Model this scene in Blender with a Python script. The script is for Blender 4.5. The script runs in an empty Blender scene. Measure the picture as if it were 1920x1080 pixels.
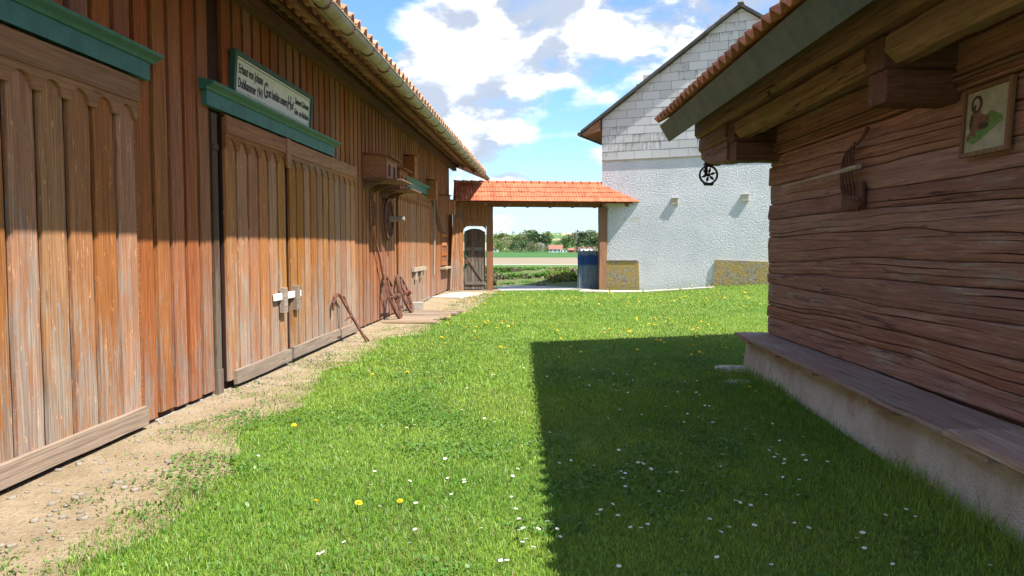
import bpy, math, random
import numpy as np
from mathutils import Vector, Matrix
R = math.radians
random.seed(7); rng = np.random.default_rng(11)
scn = bpy.context.scene
col = scn.collection

# ------------------------------------------------------------------ camera
F = 1400.0; CAMH = 1.6
PITCH = math.atan(80 / F); YAW = math.atan(70 / math.hypot(F, 80))
cam = bpy.data.cameras.new('camera'); camo = bpy.data.objects.new('camera', cam); col.objects.link(camo)
cam.sensor_width = 36; cam.lens = 36 * F / 1920; cam.clip_start = 0.05; cam.clip_end = 9000
camo.location = (0, 0, CAMH); camo.rotation_euler = (math.pi / 2 - PITCH, 0, YAW)
scn.camera = camo
# ------------------------------------------------------------------ sun, exposure
SUN = Vector((-0.545, 0.34, -1.0)).normalized()
sun = bpy.data.lights.new('sun', 'SUN'); suno = bpy.data.objects.new('sun', sun); col.objects.link(suno)
sun.energy = 2.95; sun.angle = R(0.53); sun.color = (1.0, 0.955, 0.88)
suno.rotation_euler = SUN.to_track_quat('-Z', 'Y').to_euler(); suno.location = (10, -10, 30)
scn.view_settings.view_transform = 'Standard'; scn.view_settings.look = 'None'
scn.view_settings.exposure = 1.88; scn.view_settings.gamma = 1
scn.view_settings.use_curve_mapping = False
scn.render.resolution_x = 1024; scn.render.resolution_y = 576

# ------------------------------------------------------------------ node helpers
class NT:
    def __init__(s, nt): s.nt = nt
    def n(s, typ, ins=None, **kw):
        nd = s.nt.nodes.new('ShaderNode' + typ)
        for k, v in kw.items(): setattr(nd, k, v)
        if ins:
            for k, v in ins.items():
                sk = nd.inputs[k]
                if isinstance(v, bpy.types.NodeSocket): s.nt.links.new(v, sk)
                elif isinstance(v, bpy.types.Node): s.nt.links.new(v.outputs[0], sk)
                else: sk.default_value = v
        return nd
    def m(s, op, a, b=0.5, c=None, clamp=False):
        nd = s.n('Math', {0: a, 1: b}, operation=op, use_clamp=clamp)
        if c is not None:
            if isinstance(c, (bpy.types.NodeSocket, bpy.types.Node)):
                s.nt.links.new(c.outputs[0] if isinstance(c, bpy.types.Node) else c, nd.inputs[2])
            else: nd.inputs[2].default_value = c
        return nd.outputs[0]
    def vm(s, op, a, b=(0, 0, 0)):
        return s.n('VectorMath', {0: a, 1: b}, operation=op).outputs[0]
    def mix(s, f, a, b, mode='MIX'):
        nd = s.nt.nodes.new('ShaderNodeMix'); nd.data_type = 'RGBA'; nd.blend_type = mode
        for i, v in ((0, f), (6, a), (7, b)):
            if isinstance(v, bpy.types.Node): v = v.outputs[0]
            if isinstance(v, bpy.types.NodeSocket): s.nt.links.new(v, nd.inputs[i])
            else: nd.inputs[i].default_value = v if i == 0 else (*v[:3], 1)
        return nd.outputs[2]
    def rng(s, v, a, b, lo=0.0, hi=1.0, smooth=True):
        nd = s.n('MapRange', {0: v, 1: a, 2: b, 3: lo, 4: hi})
        if smooth: nd.interpolation_type = 'SMOOTHSTEP'
        return nd.outputs[0]
    def noise(s, vec, scale=1, detail=4, rough=.55, dist=0):
        return s.n('TexNoise', {'Vector': vec, 'Scale': scale, 'Detail': detail, 'Roughness': rough, 'Distortion': dist}).outputs[0]

def newmat(name):
    m = bpy.data.materials.new(name); m.use_nodes = True
    nt = NT(m.node_tree); b = m.node_tree.nodes['Principled BSDF']
    return m, nt, b
def L(nt, a, b): nt.nt.links.new(a, b)

# ------------------------------------------------------------------ world: sky with cumulus
wd = bpy.data.worlds.new('World'); scn.world = wd; wd.use_nodes = True
w = NT(wd.node_tree); bg = wd.node_tree.nodes['Background']
sky = w.n('TexSky', sky_type='NISHITA'); sky.sun_disc = False
to_sun = -SUN
sky.sun_elevation = math.asin(to_sun.z); sky.sun_rotation = math.atan2(to_sun.x, to_sun.y)
sky.air_density = 1.0; sky.dust_density = 0.6; sky.ozone_density = 2.0
dirv = w.n('TexCoord').outputs['Generated']
sep = w.n('SeparateXYZ', {0: dirv})
el = w.m('ARCTANGENT', w.m('DIVIDE', sep.outputs[2], w.m('SQRT', w.m('ADD', w.m('MULTIPLY', sep.outputs[0], sep.outputs[0]), w.m('MULTIPLY', sep.outputs[1], sep.outputs[1])))))
az = w.m('ARCTAN2', sep.outputs[0], sep.outputs[1])
# unfold azimuth / elevation; clouds lie in thinner layers toward the horizon
ev = w.m('MULTIPLY', w.m('POWER', w.m('ABSOLUTE', el), 0.8), 1.75)
SEED = 4.3
pv = w.n('CombineXYZ', {0: az, 1: ev, 2: SEED}).outputs[0]
def cloudfield(off):
    p = w.vm('ADD', pv, off)
    big = w.noise(p, 4.2, 2, .5)
    fine = w.noise(p, 9.5, 9, .56, .25)
    return w.m('ADD', w.m('MULTIPLY', big, .55), w.m('MULTIPLY', fine, .62))
def blob(a0, e0, ra, re, amt):
    da = w.m('DIVIDE', w.m('SUBTRACT', az, a0), ra); de = w.m('DIVIDE', w.m('SUBTRACT', el, e0), re)
    d2 = w.m('ADD', w.m('MULTIPLY', da, da), w.m('MULTIPLY', de, de))
    return w.m('MULTIPLY', w.m('POWER', 2.718, w.m('MULTIPLY', d2, -1)), amt)
c0 = cloudfield((0, 0, 0)); c1 = cloudfield((.035, .06, 0))
def dirae(x, y):
    return YAW * -1 + math.atan((x - 960) / F), math.atan((460 - y) / math.hypot(F, x - 960))
bias = 0.0
for (x, y, rx, ry, amt) in [(960, 60, 250, 120, .14), (840, 160, 120, 70, .09), (1130, 200, 110, 60, -.05), (900, 265, 85, 45, .14), (700, 60, 70, 160, -.22), (800, 20, 50, 40, .0),
                            (960, 260, 60, 40, -.02), (1060, 290, 90, 70, -.14), (1250, 60, 170, 110, .12), (960, 340, 60, 22, .14), (990, 400, 160, 25, .03), (760, 230, 60, 60, -.08)]:
    a, e = dirae(x, y)
    bias = w.m('ADD', bias, blob(a, e, rx / F, ry / F, amt))
cv = w.m('ADD', c0, bias)
mask = w.rng(cv, .55, .70)
light = w.m('ADD', w.m('SUBTRACT', c0, c1), w.m('MULTIPLY', w.m('SUBTRACT', w.noise(pv, 13, 6, .6), .5), .10))
lit = w.rng(light, -.06, .06)
thick = w.rng(w.m('ADD', c1, bias), .62, .84)
ccol = w.mix(w.m('POWER', lit, 1.5), (1.55, 1.75, 2.15), (4.2, 4.25, 4.3))
ccol = w.mix(w.m('MULTIPLY', thick, .6), ccol, (1.85, 2.05, 2.4))
skyc = w.mix(1.0, sky.outputs[0], (.46, .60, .74), 'MULTIPLY')
hz = w.rng(el, 0, .16, .30, 0)
skyc = w.mix(hz, skyc, (2.2, 2.65, 3.1))
full = w.mix(w.m('MULTIPLY', mask, .95), skyc, ccol)
L(w, full, bg.inputs[0]); bg.inputs[1].default_value = 0.1

# ------------------------------------------------------------------ pixel -> place (distance always from a plane that is touched)
fw = np.array([-math.sin(YAW) * math.cos(PITCH), math.cos(YAW) * math.cos(PITCH), -math.sin(PITCH)])
rt = np.array([math.cos(YAW), math.sin(YAW), 0]); upv = np.cross(rt, fw); CC = np.array([0, 0, CAMH])
def ray(x, y): return fw * F + rt * (x - 960) + upv * (540 - y)
def onpl(x, y, P, n):
    r = ray(x, y); return CC + r * (np.dot(np.array(P) - CC, n) / np.dot(r, n))
def gnd(x, y, z=0.0): return onpl(x, y, (0, 0, z), np.array([0, 0, 1.0]))

# ------------------------------------------------------------------ mesh helpers
def box(x0, x1, y0, y1, z0, z1):
    v = [(x0, y0, z0), (x1, y0, z0), (x1, y1, z0), (x0, y1, z0), (x0, y0, z1), (x1, y0, z1), (x1, y1, z1), (x0, y1, z1)]
    return v, [(0, 3, 2, 1), (4, 5, 6, 7), (0, 1, 5, 4), (1, 2, 6, 5), (2, 3, 7, 6), (3, 0, 4, 7)]
def cat(*ms):
    V, Fc = [], []
    for v, f in ms:
        o = len(V); V += list(v); Fc += [tuple(i + o for i in q) for q in f]
    return V, Fc
def xf(m, M):
    return [tuple(M @ Vector(p)) for p in m[0]], m[1]
def frame(t):
    t = Vector(t).normalized(); a = Vector((0, 0, 1)) if abs(t.z) < .9 else Vector((1, 0, 0))
    s = t.cross(a).normalized(); return s, s.cross(t).normalized()
def tube(path, r, n=8, sy=1.0, closed=False):
    P = [Vector(p) for p in path]; V, Fc = [], []; k = len(P)
    rr = r if isinstance(r, (list, tuple)) else [r] * k
    for i, p in enumerate(P):
        t = (P[(i + 1) % k] - P[i - 1]) if closed else (P[min(i + 1, k - 1)] - P[max(i - 1, 0)])
        s, u = frame(t)
        for j in range(n):
            a = 2 * math.pi * j / n; V.append(tuple(p + s * (rr[i] * math.cos(a)) + u * (rr[i] * sy * math.sin(a))))
    for i in range(k if closed else k - 1):
        for j in range(n):
            a, b = i * n + j, i * n + (j + 1) % n; c, d = ((i + 1) % k) * n + j, ((i + 1) % k) * n + (j + 1) % n
            Fc.append((a, b, d, c))
    if not closed:
        Fc.append(tuple(range(n - 1, -1, -1))); Fc.append(tuple(range((k - 1) * n, k * n)))
    return V, Fc
def prism(poly, axis, a, b):
    """2-D outline extruded along an axis between a and b"""
    def P(q, t): return {'x': (t, q[0], q[1]), 'y': (q[0], t, q[1]), 'z': (q[0], q[1], t)}[axis]
    n = len(poly); V = [P(q, a) for q in poly] + [P(q, b) for q in poly]
    return V, [tuple(range(n - 1, -1, -1)), tuple(range(n, 2 * n))] + [(i, (i + 1) % n, (i + 1) % n + n, i + n) for i in range(n)]
def plank(axis, ln, wd, th, seg=10, wob=.004, seed=0):
    """long board from 0..ln along axis with slightly uneven edges; width centred, thickness 0..th. local: (thickness x, width y, length z)"""
    r = random.Random(seed); V, Fc = [], []
    for i in range(seg + 1):
        t = ln * i / seg; a = -wd / 2 + r.uniform(-wob, wob); b = wd / 2 + r.uniform(-wob, wob); o = r.uniform(-wob, wob) * .5
        V += [(0, a, t), (th + o, a + .003, t), (th + o + .001, 0, t), (th + o, b - .003, t), (0, b, t)]
    for i in range(seg):
        for j in range(5):
            Fc.append((i * 5 + j, i * 5 + (j + 1) % 5, (i + 1) * 5 + (j + 1) % 5, (i + 1) * 5 + j))
    Fc.append((4, 3, 2, 1, 0)); n = seg * 5; Fc.append((n, n + 1, n + 2, n + 3, n + 4))
    if axis == 'y': V = [(p[0], p[2], p[1]) for p in V]; Fc = [tuple(reversed(q)) for q in Fc]
    return V, Fc
def mesh(name, m, mat, smooth=False, mats=None, midx=None):
    me = bpy.data.meshes.new(name); me.from_pydata([tuple(p) for p in m[0]], [], [tuple(q) for q in m[1]])
    for mm in (mats or [mat]): me.materials.append(mm)
    if midx is not None: me.polygons.foreach_set('material_index', midx)
    if smooth: me.polygons.foreach_set('use_smooth', [True] * len(me.polygons))
    me.update(); return me
def put(name, data, parent=None, loc=(0, 0, 0), rot=(0, 0, 0), sc=None):
    o = bpy.data.objects.new(name, data); col.objects.link(o); o.parent = parent
    o.location = loc; o.rotation_euler = rot
    if sc: o.scale = sc
    return o
def ob(name, m, mat, parent=None, loc=(0, 0, 0), rot=(0, 0, 0), smooth=False, **k):
    return put(name, mesh(name, m, mat, smooth, **k), parent, loc, rot)
def tag(o, label, cat_, group=None):
    o['label'] = label; o['category'] = cat_
    if group: o['group'] = group
    return o
def thing(name, label, cat_, loc=(0, 0, 0), rot=(0, 0, 0), group=None):
    return tag(put(name, None, None, loc, rot), label, cat_, group)
def struct(o): o['kind'] = 'structure'; return o
def stuff(o): o['kind'] = 'stuff'; return o

# numpy value noise
_tab = rng.random((256, 256))
def vnoise(x, y, s=1.0):
    x = np.asarray(x, float) * s + 31.7; y = np.asarray(y, float) * s + 17.3
    xi = np.floor(x).astype(int); yi = np.floor(y).astype(int); fx = x - xi; fy = y - yi
    fx = fx * fx * (3 - 2 * fx); fy = fy * fy * (3 - 2 * fy)
    t = lambda a, b: _tab[a % 256, b % 256]
    return (t(xi, yi) * (1 - fx) + t(xi + 1, yi) * fx) * (1 - fy) + (t(xi, yi + 1) * (1 - fx) + t(xi + 1, yi + 1) * fx) * fy
def sstep(a, b, x):
    t = np.clip((np.asarray(x, float) - a) / (b - a), 0, 1); return t * t * (3 - 2 * t)

# ------------------------------------------------------------------ materials
def wood(name, base, dark, grey, axis='z', grey_amt=.5, lowgrey=0.0, fine=60, cracks=0.0, moss=0.0, rough=.8, knots=.5, bump=.35, vary=.35, flake=0.0):
    m, t, b = newmat(name)
    oi = t.n('ObjectInfo'); rnd = oi.outputs['Random']
    oc = t.n('TexCoord').outputs['Object']
    off = t.n('CombineXYZ', {0: t.m('MULTIPLY', rnd, 37.0), 1: t.m('MULTIPLY', rnd, 91.0), 2: t.m('MULTIPLY', rnd, 53.0)}).outputs[0]
    pos = t.vm('ADD', oc, off)
    def sc(al, ac):
        v = {'z': (ac, ac, al), 'y': (ac, al, ac), 'x': (al, ac, ac)}[axis]; return t.vm('MULTIPLY', pos, v)
    grain = t.noise(sc(1.6, fine), 1, 7, .62, .3)
    band = t.noise(sc(.5, 8), 1, 7, .66, .5)
    blotch = t.noise(sc(.9, 2.6), 1, 4, .6)
    worn = t.noise(sc(1.3, 15), 1, 10, .78, .5); wfine = t.noise(sc(5.0, 46), 1, 6, .75, .3)
    c = t.mix(t.rng(grain, .3, .72), dark, base)
    c = t.mix(t.m('MULTIPLY', t.rng(band, .42, .68), .45), c, dark)
    fib = t.noise(sc(2.2, fine * 2.4), 1, 4, .7)
    c = t.mix(t.m('MULTIPLY', t.rng(fib, .50, .68), .5), c, [x * .45 for x in dark])
    gp = t.n('NewGeometry').outputs['Position']; gz = t.n('SeparateXYZ', {0: gp}).outputs[2]
    th = t.m('SUBTRACT', .73 - .28 * grey_amt, t.m('MULTIPLY', t.rng(gz, .1, 3.0, 1, 0), lowgrey))
    wm = t.m('MULTIPLY', t.rng(t.m('SUBTRACT', t.m('ADD', t.m('ADD', t.m('MULTIPLY', worn, .5), t.m('MULTIPLY', wfine, .22)), t.m('MULTIPLY', blotch, .28)), th), -.045, .045), .8)
    greyv = t.mix(t.rng(grain, .3, .7), [x * .5 for x in grey], grey)
    c = t.mix(wm, c, greyv)
    if flake:
        fl = t.noise(sc(6, 26), 1, 5, .75); c = t.mix(t.m('MULTIPLY', t.rng(fl, .60, .66), flake), c, [min(1, x * 1.8 + .04) for x in base])
    if knots:
        vo = t.n('TexVoronoi', {'Vector': sc(1.3, 6.5), 'Scale': 1.0, 'Randomness': 1.0}); kd = vo.outputs[0]
        c = t.mix(t.m('MULTIPLY', t.rng(kd, .05, .13, 1, 0), knots), c, [x * .45 for x in dark])
    bh = t.m('ADD', t.m('ADD', t.m('MULTIPLY', grain, .5), t.m('MULTIPLY', worn, .4)), t.m('MULTIPLY', fib, -.3))
    if cracks:
        cr = t.noise(sc(.10, 3.6), 1, 4, .5, .25); d = t.m('ABSOLUTE', t.m('SUBTRACT', cr, .5))
        gate_ = t.rng(t.noise(sc(.45, 1.6), 1, 2), .40, .50)
        cm = t.m('MULTIPLY', t.rng(d, .0015, .006, 1, 0), t.m('MULTIPLY', gate_, cracks))
        c = t.mix(cm, c, [x * .12 for x in dark]); bh = t.m('SUBTRACT', bh, t.m('MULTIPLY', cm, 1.6))  # shade of the crack depth is darkened into the colour, plus bump
    if moss:
        mm = t.noise(t.vm('MULTIPLY', gp, (1, 1, 1)), 3.1, 5, .65)
        up_ = t.n('SeparateXYZ', {0: t.n('NewGeometry').outputs['Normal']}).outputs[2]
        c = t.mix(t.m('MULTIPLY', t.rng(mm, .5, .66), moss), c, (.16, .17, .035))
    hv = t.n('HueSaturation', {'Hue': t.rng(rnd, 0, 1, .494, .507, False), 'Saturation': t.rng(t.m('FRACT', t.m('MULTIPLY', rnd, 7.3)), 0, 1, .85, 1.1, False), 'Value': t.rng(t.m('FRACT', t.m('MULTIPLY', rnd, 13.7)), 0, 1, 1 - vary * .6, 1 + vary * .5, False), 'Color': c})
    L(t, hv.outputs[0], b.inputs['Base Color']); b.inputs['Roughness'].default_value = rough
    b.inputs['Specular IOR Level'].default_value = .25
    bp = t.n('Bump', {'Height': bh, 'Strength': bump * 1.3, 'Distance': .014}); L(t, bp.outputs[0], b.inputs['Normal'])
    return m
def plain(name, c1, c2, scale=6, rough=.7, bump=.2, metal=0, det=6, dist=.02, spec=.3, vary=0.0):
    m, t, b = newmat(name)
    oc = t.n('TexCoord').outputs['Object']; rnd = t.n('ObjectInfo').outputs['Random']
    p = t.vm('ADD', oc, t.n('CombineXYZ', {0: t.m('MULTIPLY', rnd, 37.0), 1: t.m('MULTIPLY', rnd, 19.0), 2: 0.0}).outputs[0])
    n1 = t.noise(p, scale, det, .62); n2 = t.noise(p, scale * 5.3, 4, .6)
    c = t.mix(t.rng(t.m('ADD', t.m('MULTIPLY', n1, .7), t.m('MULTIPLY', n2, .3)), .36, .64), c1, c2)
    if vary:
        c = t.n('HueSaturation', {'Value': t.rng(rnd, 0, 1, 1 - vary, 1 + vary, False), 'Color': c}).outputs[0]
    L(t, c, b.inputs['Base Color']); b.inputs['Roughness'].default_value = rough; b.inputs['Metallic'].default_value = metal
    b.inputs['Specular IOR Level'].default_value = spec
    if bump:
        bp = t.n('Bump', {'Height': n2, 'Strength': bump, 'Distance': dist}); L(t, bp.outputs[0], b.inputs['Normal'])
    return m
M = {}
BROWN = (.42, .162, .062); BDARK = (.20, .068, .03); GREY = (.30, .255, .215)
M['board'] = wood('stained_board_wood', BROWN, BDARK, GREY, 'z', .26, .15, 70, flake=.3, vary=.25)
M['door'] = wood('worn_door_wood', (.47, .20, .065), (.235, .09, .034), (.36, .305, .255), 'z', .30, .17, 70, flake=.5, vary=.22)
M['rail'] = wood('grey_rail_wood', (.27, .13, .065), (.16, .075, .04), (.34, .28, .22), 'y', .6, .22, 70)
M['trim'] = wood('trim_wood', (.40, .17, .065), (.22, .085, .035), GREY, 'y', .2, .1, 60)
M['back'] = wood('groove_wood', (.06, .022, .012), (.03, .011, .007), (.07, .055, .045), 'z', .1, .1, 60)
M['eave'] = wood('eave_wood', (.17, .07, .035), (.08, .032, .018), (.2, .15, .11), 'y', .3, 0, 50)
M['log'] = wood('hewn_log_wood', (.42, .20, .135), (.24, .108, .074), (.46, .36, .30), 'y', .55, .03, 34, cracks=.5, bump=.9, vary=.25, knots=.6)
M['beam'] = wood('old_beam_wood', (.28, .125, .072), (.145, .058, .035), (.32, .235, .16), 'y', .3, 0, 34, cracks=.9, bump=.7, moss=.0)
M['beamx'] = wood('old_cross_beam_wood', (.22, .10, .058), (.11, .045, .027), (.26, .19, .13), 'x', .3, 0, 34, cracks=.6, bump=.5)
M['mossbeam'] = wood('mossy_beam_wood', (.36, .19, .09), (.20, .085, .045), (.40, .33, .18), 'y', .45, 0, 34, cracks=.8, bump=.7, moss=.75)
M['gatewood'] = wood('gate_wood', (.33, .145, .058), (.18, .07, .03), (.32, .25, .19), 'z', .25, .1, 60)
M['greydoor'] = wood('grey_door_wood', (.15, .085, .05), (.075, .04, .025), (.22, .185, .15), 'z', .6, .12, 60)
M['bench'] = wood('bench_wood', (.47, .32, .24), (.33, .21, .155), (.54, .46, .40), 'y', .75, 0, 50, cracks=.5)
M['plankgrey'] = wood('ground_plank_wood', (.34, .25, .17), (.22, .15, .10), (.40, .34, .27), 'x', .6, 0, 40)
M['nest'] = wood('nest_box_wood', (.44, .17, .06), (.27, .095, .036), GREY, 'y', .12, 0, 40)
M['wheel'] = wood('wheel_wood', (.21, .095, .06), (.11, .045, .03), (.30, .22, .18), 'x', .45, 0, 50, knots=0)
M['latch'] = wood('pale_latch_wood', (.38, .30, .22), (.27, .2, .14), (.42, .37, .3), 'y', .6, 0, 50)
M['frame'] = wood('picture_frame_wood', (.30, .15, .07), (.19, .09, .04), (.34, .24, .15), 'z', .3, 0, 60, knots=0)
M['whitepaint'] = plain('white_paint', (.62, .62, .60), (.8, .8, .78), 9, .6, .1)
M['green'] = plain('green_paint', (.035, .13, .115), (.055, .18, .155), 5, .55, .25, vary=.05)
M['greendark'] = plain('dark_green_paint', (.028, .085, .075), (.04, .115, .10), 5, .55, .25)
M['signwhite'] = plain('sign_face', (.62, .66, .60), (.72, .75, .70), 7, .5, .05)
M['ink'] = plain('black_letter_paint', (.02, .02, .025), (.035, .035, .04), 9, .5, 0)
M['rust'] = plain('rusted_iron', (.10, .042, .028), (.19, .085, .055), 22, .85, .4, .2)
M['iron'] = plain('dark_iron', (.03, .02, .02), (.06, .04, .035), 20, .6, .3, .5)
M['zinc'] = plain('aged_gutter_zinc', (.27, .235, .18), (.40, .36, .295), 3.5, .55, .15, .12)
M['strap'] = plain('rusty_gutter_strap', (.13, .07, .045), (.22, .14, .09), 9, .7, .1, .4)
M['tile'] = plain('clay_tile', (.33, .095, .045), (.46, .155, .075), 4, .8, .3, vary=.18)
M['oldtile'] = plain('old_clay_tile', (.33, .12, .065), (.50, .21, .12), 7, .85, .4, vary=.22)
M['tileunder'] = plain('bounce_lit_tile_underside', (.36, .18, .10), (.50, .30, .185), 6, .9, .3, vary=.22)  # paler clay: bounce light on the undersides put into the colour
M['fascia'] = plain('grey_green_fascia', (.055, .072, .06), (.09, .108, .09), 4, .6, .15)
M['stone'] = plain('rough_stone', (.26, .24, .2), (.42, .39, .33), 8, .9, .7)
M['slab'] = plain('pale_slab', (.40, .36, .29), (.55, .50, .42), 4, .9, .4)
M['concrete'] = plain('concrete_path', (.38, .36, .32), (.48, .46, .42), 2, .9, .3)
M['petal'] = plain('white_petal', (.78, .78, .76), (.86, .86, .84), 9, .6, 0)
M['yellow'] = plain('yellow_flower', (.85, .60, .015), (.92, .70, .03), 30, .6, 0)
M['stem'] = plain('flower_stem', (.08, .15, .03), (.12, .2, .05), 20, .7, 0)
M['dark'] = plain('painted_hole_shade', (.012, .01, .009), (.02, .016, .014), 9, .9, 0)  # flat dark colour standing in for shade inside the nest box holes
M['darkroof'] = plain('dark_roof_sheet', (.06, .058, .055), (.10, .095, .09), 3, .8, .2)
M['bark'] = plain('bark', (.07, .05, .035), (.14, .10, .07), 6, .9, .4)

def roughcast(name, stained):
    m, t, b = newmat(name); gp = t.n('TexCoord').outputs['Object']
    n1 = t.noise(gp, 21, 3, .6, .5); n2 = t.noise(gp, 48, 3, .6); big = t.noise(gp, .8, 5, .6)
    c = t.mix(t.rng(big, .35, .65), (.68, .69, .72), (.77, .775, .80))
    z = t.n('SeparateXYZ', {0: gp}).outputs[2]
    if stained:
        st = t.m('MULTIPLY', t.rng(t.noise(t.vm('MULTIPLY', gp, (1.2, 1.2, 5)), 1, 5, .6), .55, .68), t.rng(t.m('ABSOLUTE', t.m('SUBTRACT', z, 2.45)), .05, .35, .5, 0))
        c = t.mix(st, c, (.62, .56, .42))
    h = t.m('ADD', t.m('MULTIPLY', t.rng(n1, .3, .7), .7), t.m('MULTIPLY', n2, .4))
    bp = t.n('Bump', {'Height': h, 'Strength': 1.0, 'Distance': .036}); L(t, bp.outputs[0], b.inputs['Normal'])
    L(t, c, b.inputs['Base Color']); b.inputs['Roughness'].default_value = .9; b.inputs['Specular IOR Level'].default_value = .2
    return m
M['roughcast'] = roughcast('white_roughcast', True)
def mk_slate():
    m, t, b = newmat('fibre_cement_panel'); oc = t.n('TexCoord').outputs['Object']; rnd = t.n('ObjectInfo').outputs['Random']
    p = t.vm('ADD', oc, t.n('CombineXYZ', {0: t.m('MULTIPLY', rnd, 41.0), 1: 0.0, 2: t.m('MULTIPLY', rnd, 77.0)}).outputs[0])
    streak = t.noise(t.vm('MULTIPLY', p, (13, 13, 2.2)), 1, 6, .7); blot = t.noise(p, 2.4, 4, .6)
    z = t.n('SeparateXYZ', {0: oc}).outputs[2]
    amt = t.rng(t.m('FRACT', t.m('MULTIPLY', rnd, 5.77)), .55, 1, 0, .13)
    edge = t.rng(z, .12, .29, 0, .05)
    f = t.rng(t.m('ADD', t.m('ADD', t.m('MULTIPLY', streak, .65), t.m('MULTIPLY', blot, .35)), t.m('ADD', amt, edge)), .60, .74)
    c = t.mix(t.rng(rnd, 0, 1), (.47, .465, .45), (.57, .565, .55)); c = t.mix(t.m('MULTIPLY', f, .7), c, (.17, .165, .15))
    L(t, c, b.inputs['Base Color']); b.inputs['Roughness'].default_value = .85
    bp = t.n('Bump', {'Height': streak, 'Strength': .15, 'Distance': .01}); L(t, bp.outputs[0], b.inputs['Normal']); return m
M['slate'] = mk_slate()
def mk_plinth():
    m, t, b = newmat('cement_plinth'); gp = t.n('NewGeometry').outputs['Position']
    a = t.noise(gp, 2.2, 6, .65); sp = t.n('TexVoronoi', {'Vector': gp, 'Scale': 85.0}).outputs[0]; n2 = t.noise(gp, 60, 3, .6)
    c = t.mix(t.rng(a, .35, .65), (.55, .475, .39), (.72, .66, .58))
    c = t.mix(t.m('MULTIPLY', t.rng(sp, .12, .34, 1, 0), .75), c, (.20, .155, .12))
    red = t.rng(t.noise(gp, 1.7, 4, .6), .56, .7); c = t.mix(t.m('MULTIPLY', red, .5), c, (.42, .24, .17))
    L(t, c, b.inputs['Base Color']); b.inputs['Roughness'].default_value = .95
    bp = t.n('Bump', {'Height': t.m('ADD', n2, sp), 'Strength': .7, 'Distance': .02}); L(t, bp.outputs[0], b.inputs['Normal']); return m
M['plinth'] = mk_plinth()
def mk_lichen():
    m, t, b = newmat('lichened_stone'); gp = t.n('TexCoord').outputs['Object']
    a = t.noise(gp, 3, 6, .65); n2 = t.noise(gp, 14, 5, .7)
    c = t.mix(t.rng(n2, .35, .65), (.20, .17, .12), (.40, .34, .25)); c = t.mix(t.m('MULTIPLY', t.rng(a, .42, .58), .85), c, (.42, .29, .07))
    L(t, c, b.inputs['Base Color']); b.inputs['Roughness'].default_value = .95
    bp = t.n('Bump', {'Height': n2, 'Strength': 1, 'Distance': .05}); L(t, bp.outputs[0], b.inputs['Normal']); return m
M['lichen'] = mk_lichen()
def mk_corr():
    m, t, b = newmat('corrugated_blue_metal'); oc = t.n('TexCoord').outputs['Object']; z = t.n('SeparateXYZ', {0: oc}).outputs[2]
    n = t.noise(oc, 9, 5, .6); zz = t.m('ADD', z, t.m('MULTIPLY', t.m('SUBTRACT', n, .5), .25))
    f = t.m('MULTIPLY', t.rng(zz, .86, .92), t.rng(zz, 1.22, 1.28, 1, 0))
    c = t.mix(t.rng(n, .35, .65), (.14, .19, .235), (.22, .28, .33)); c = t.mix(t.m('MULTIPLY', f, .9), c, (.015, .065, .27))
    L(t, c, b.inputs['Base Color']); b.inputs['Roughness'].default_value = .5; b.inputs['Metallic'].default_value = .3; return m
M['corr'] = mk_corr()
def leafmat(name, attr=None, c1=(.06, .11, .02), c2=(.12, .19, .04), trans=.35):
    m, t, b = newmat(name); nt = m.node_tree
    if attr: c = t.n('Attribute', attribute_name=attr).outputs['Color']
    else:
        gp = t.n('NewGeometry').outputs['Position']; rnd = t.n('ObjectInfo').outputs['Random']
        ran = t.n('NewGeometry').outputs['Random Per Island']
        c = t.mix(ran, c1, c2)
        c = t.n('HueSaturation', {'Hue': t.rng(rnd, 0, 1, .48, .52, False), 'Value': t.rng(t.m('FRACT', t.m('MULTIPLY', rnd, 9.1)), 0, 1, .75, 1.2, False), 'Color': c}).outputs[0]
    d = t.n('BsdfDiffuse', {0: c}); tr = t.n('BsdfTranslucent', {0: c}); gl = t.n('BsdfGlossy', {0: (.9, .95, .85, 1), 1: .45})
    mx = t.n('MixShader', {0: trans, 1: d.outputs[0], 2: tr.outputs[0]}); mx2 = t.n('MixShader', {0: .025, 1: mx.outputs[0], 2: gl.outputs[0]})
    L(t, mx2.outputs[0], nt.nodes['Material Output'].inputs[0]); return m
M['blade'] = leafmat('grass_blade', 'tint')
def groundmat(name, cols, scale=1.5, bump=.5):
    m, t, b = newmat(name); gp = t.n('NewGeometry').outputs['Position']
    a = t.noise(gp, scale, 6, .65); f = t.noise(gp, scale * 14, 5, .7); g2 = t.noise(gp, scale * .22, 3, .5)
    c = t.mix(t.rng(a, .35, .65), cols[0], cols[1]); c = t.mix(t.m('MULTIPLY', t.rng(f, .4, .7), .5), c, cols[2])
    c = t.mix(t.m('MULTIPLY', t.rng(g2, .4, .65), .35), c, cols[3] if len(cols) > 3 else cols[0])
    L(t, c, b.inputs['Base Color']); b.inputs['Roughness'].default_value = .95; b.inputs['Specular IOR Level'].default_value = .15
    bp = t.n('Bump', {'Height': f, 'Strength': bump, 'Distance': .03}); L(t, bp.outputs[0], b.inputs['Normal']); return m
M['lawn'] = groundmat('lawn_ground', [(.085, .15, .02), (.13, .20, .028), (.15, .17, .045), (.11, .17, .022)], 1.6)
M['dirt'] = groundmat('dry_dirt', [(.30, .225, .14), (.41, .325, .215), (.22, .16, .095), (.34, .25, .15)], 2.5, 1.0)
M['bank'] = groundmat('weedy_bank', [(.075, .125, .025), (.12, .12, .05), (.085, .14, .025)], .8)
M['meadow'] = groundmat('far_meadow', [(.075, .14, .025), (.10, .17, .03), (.08, .13, .03)], .08, .1)
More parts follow.
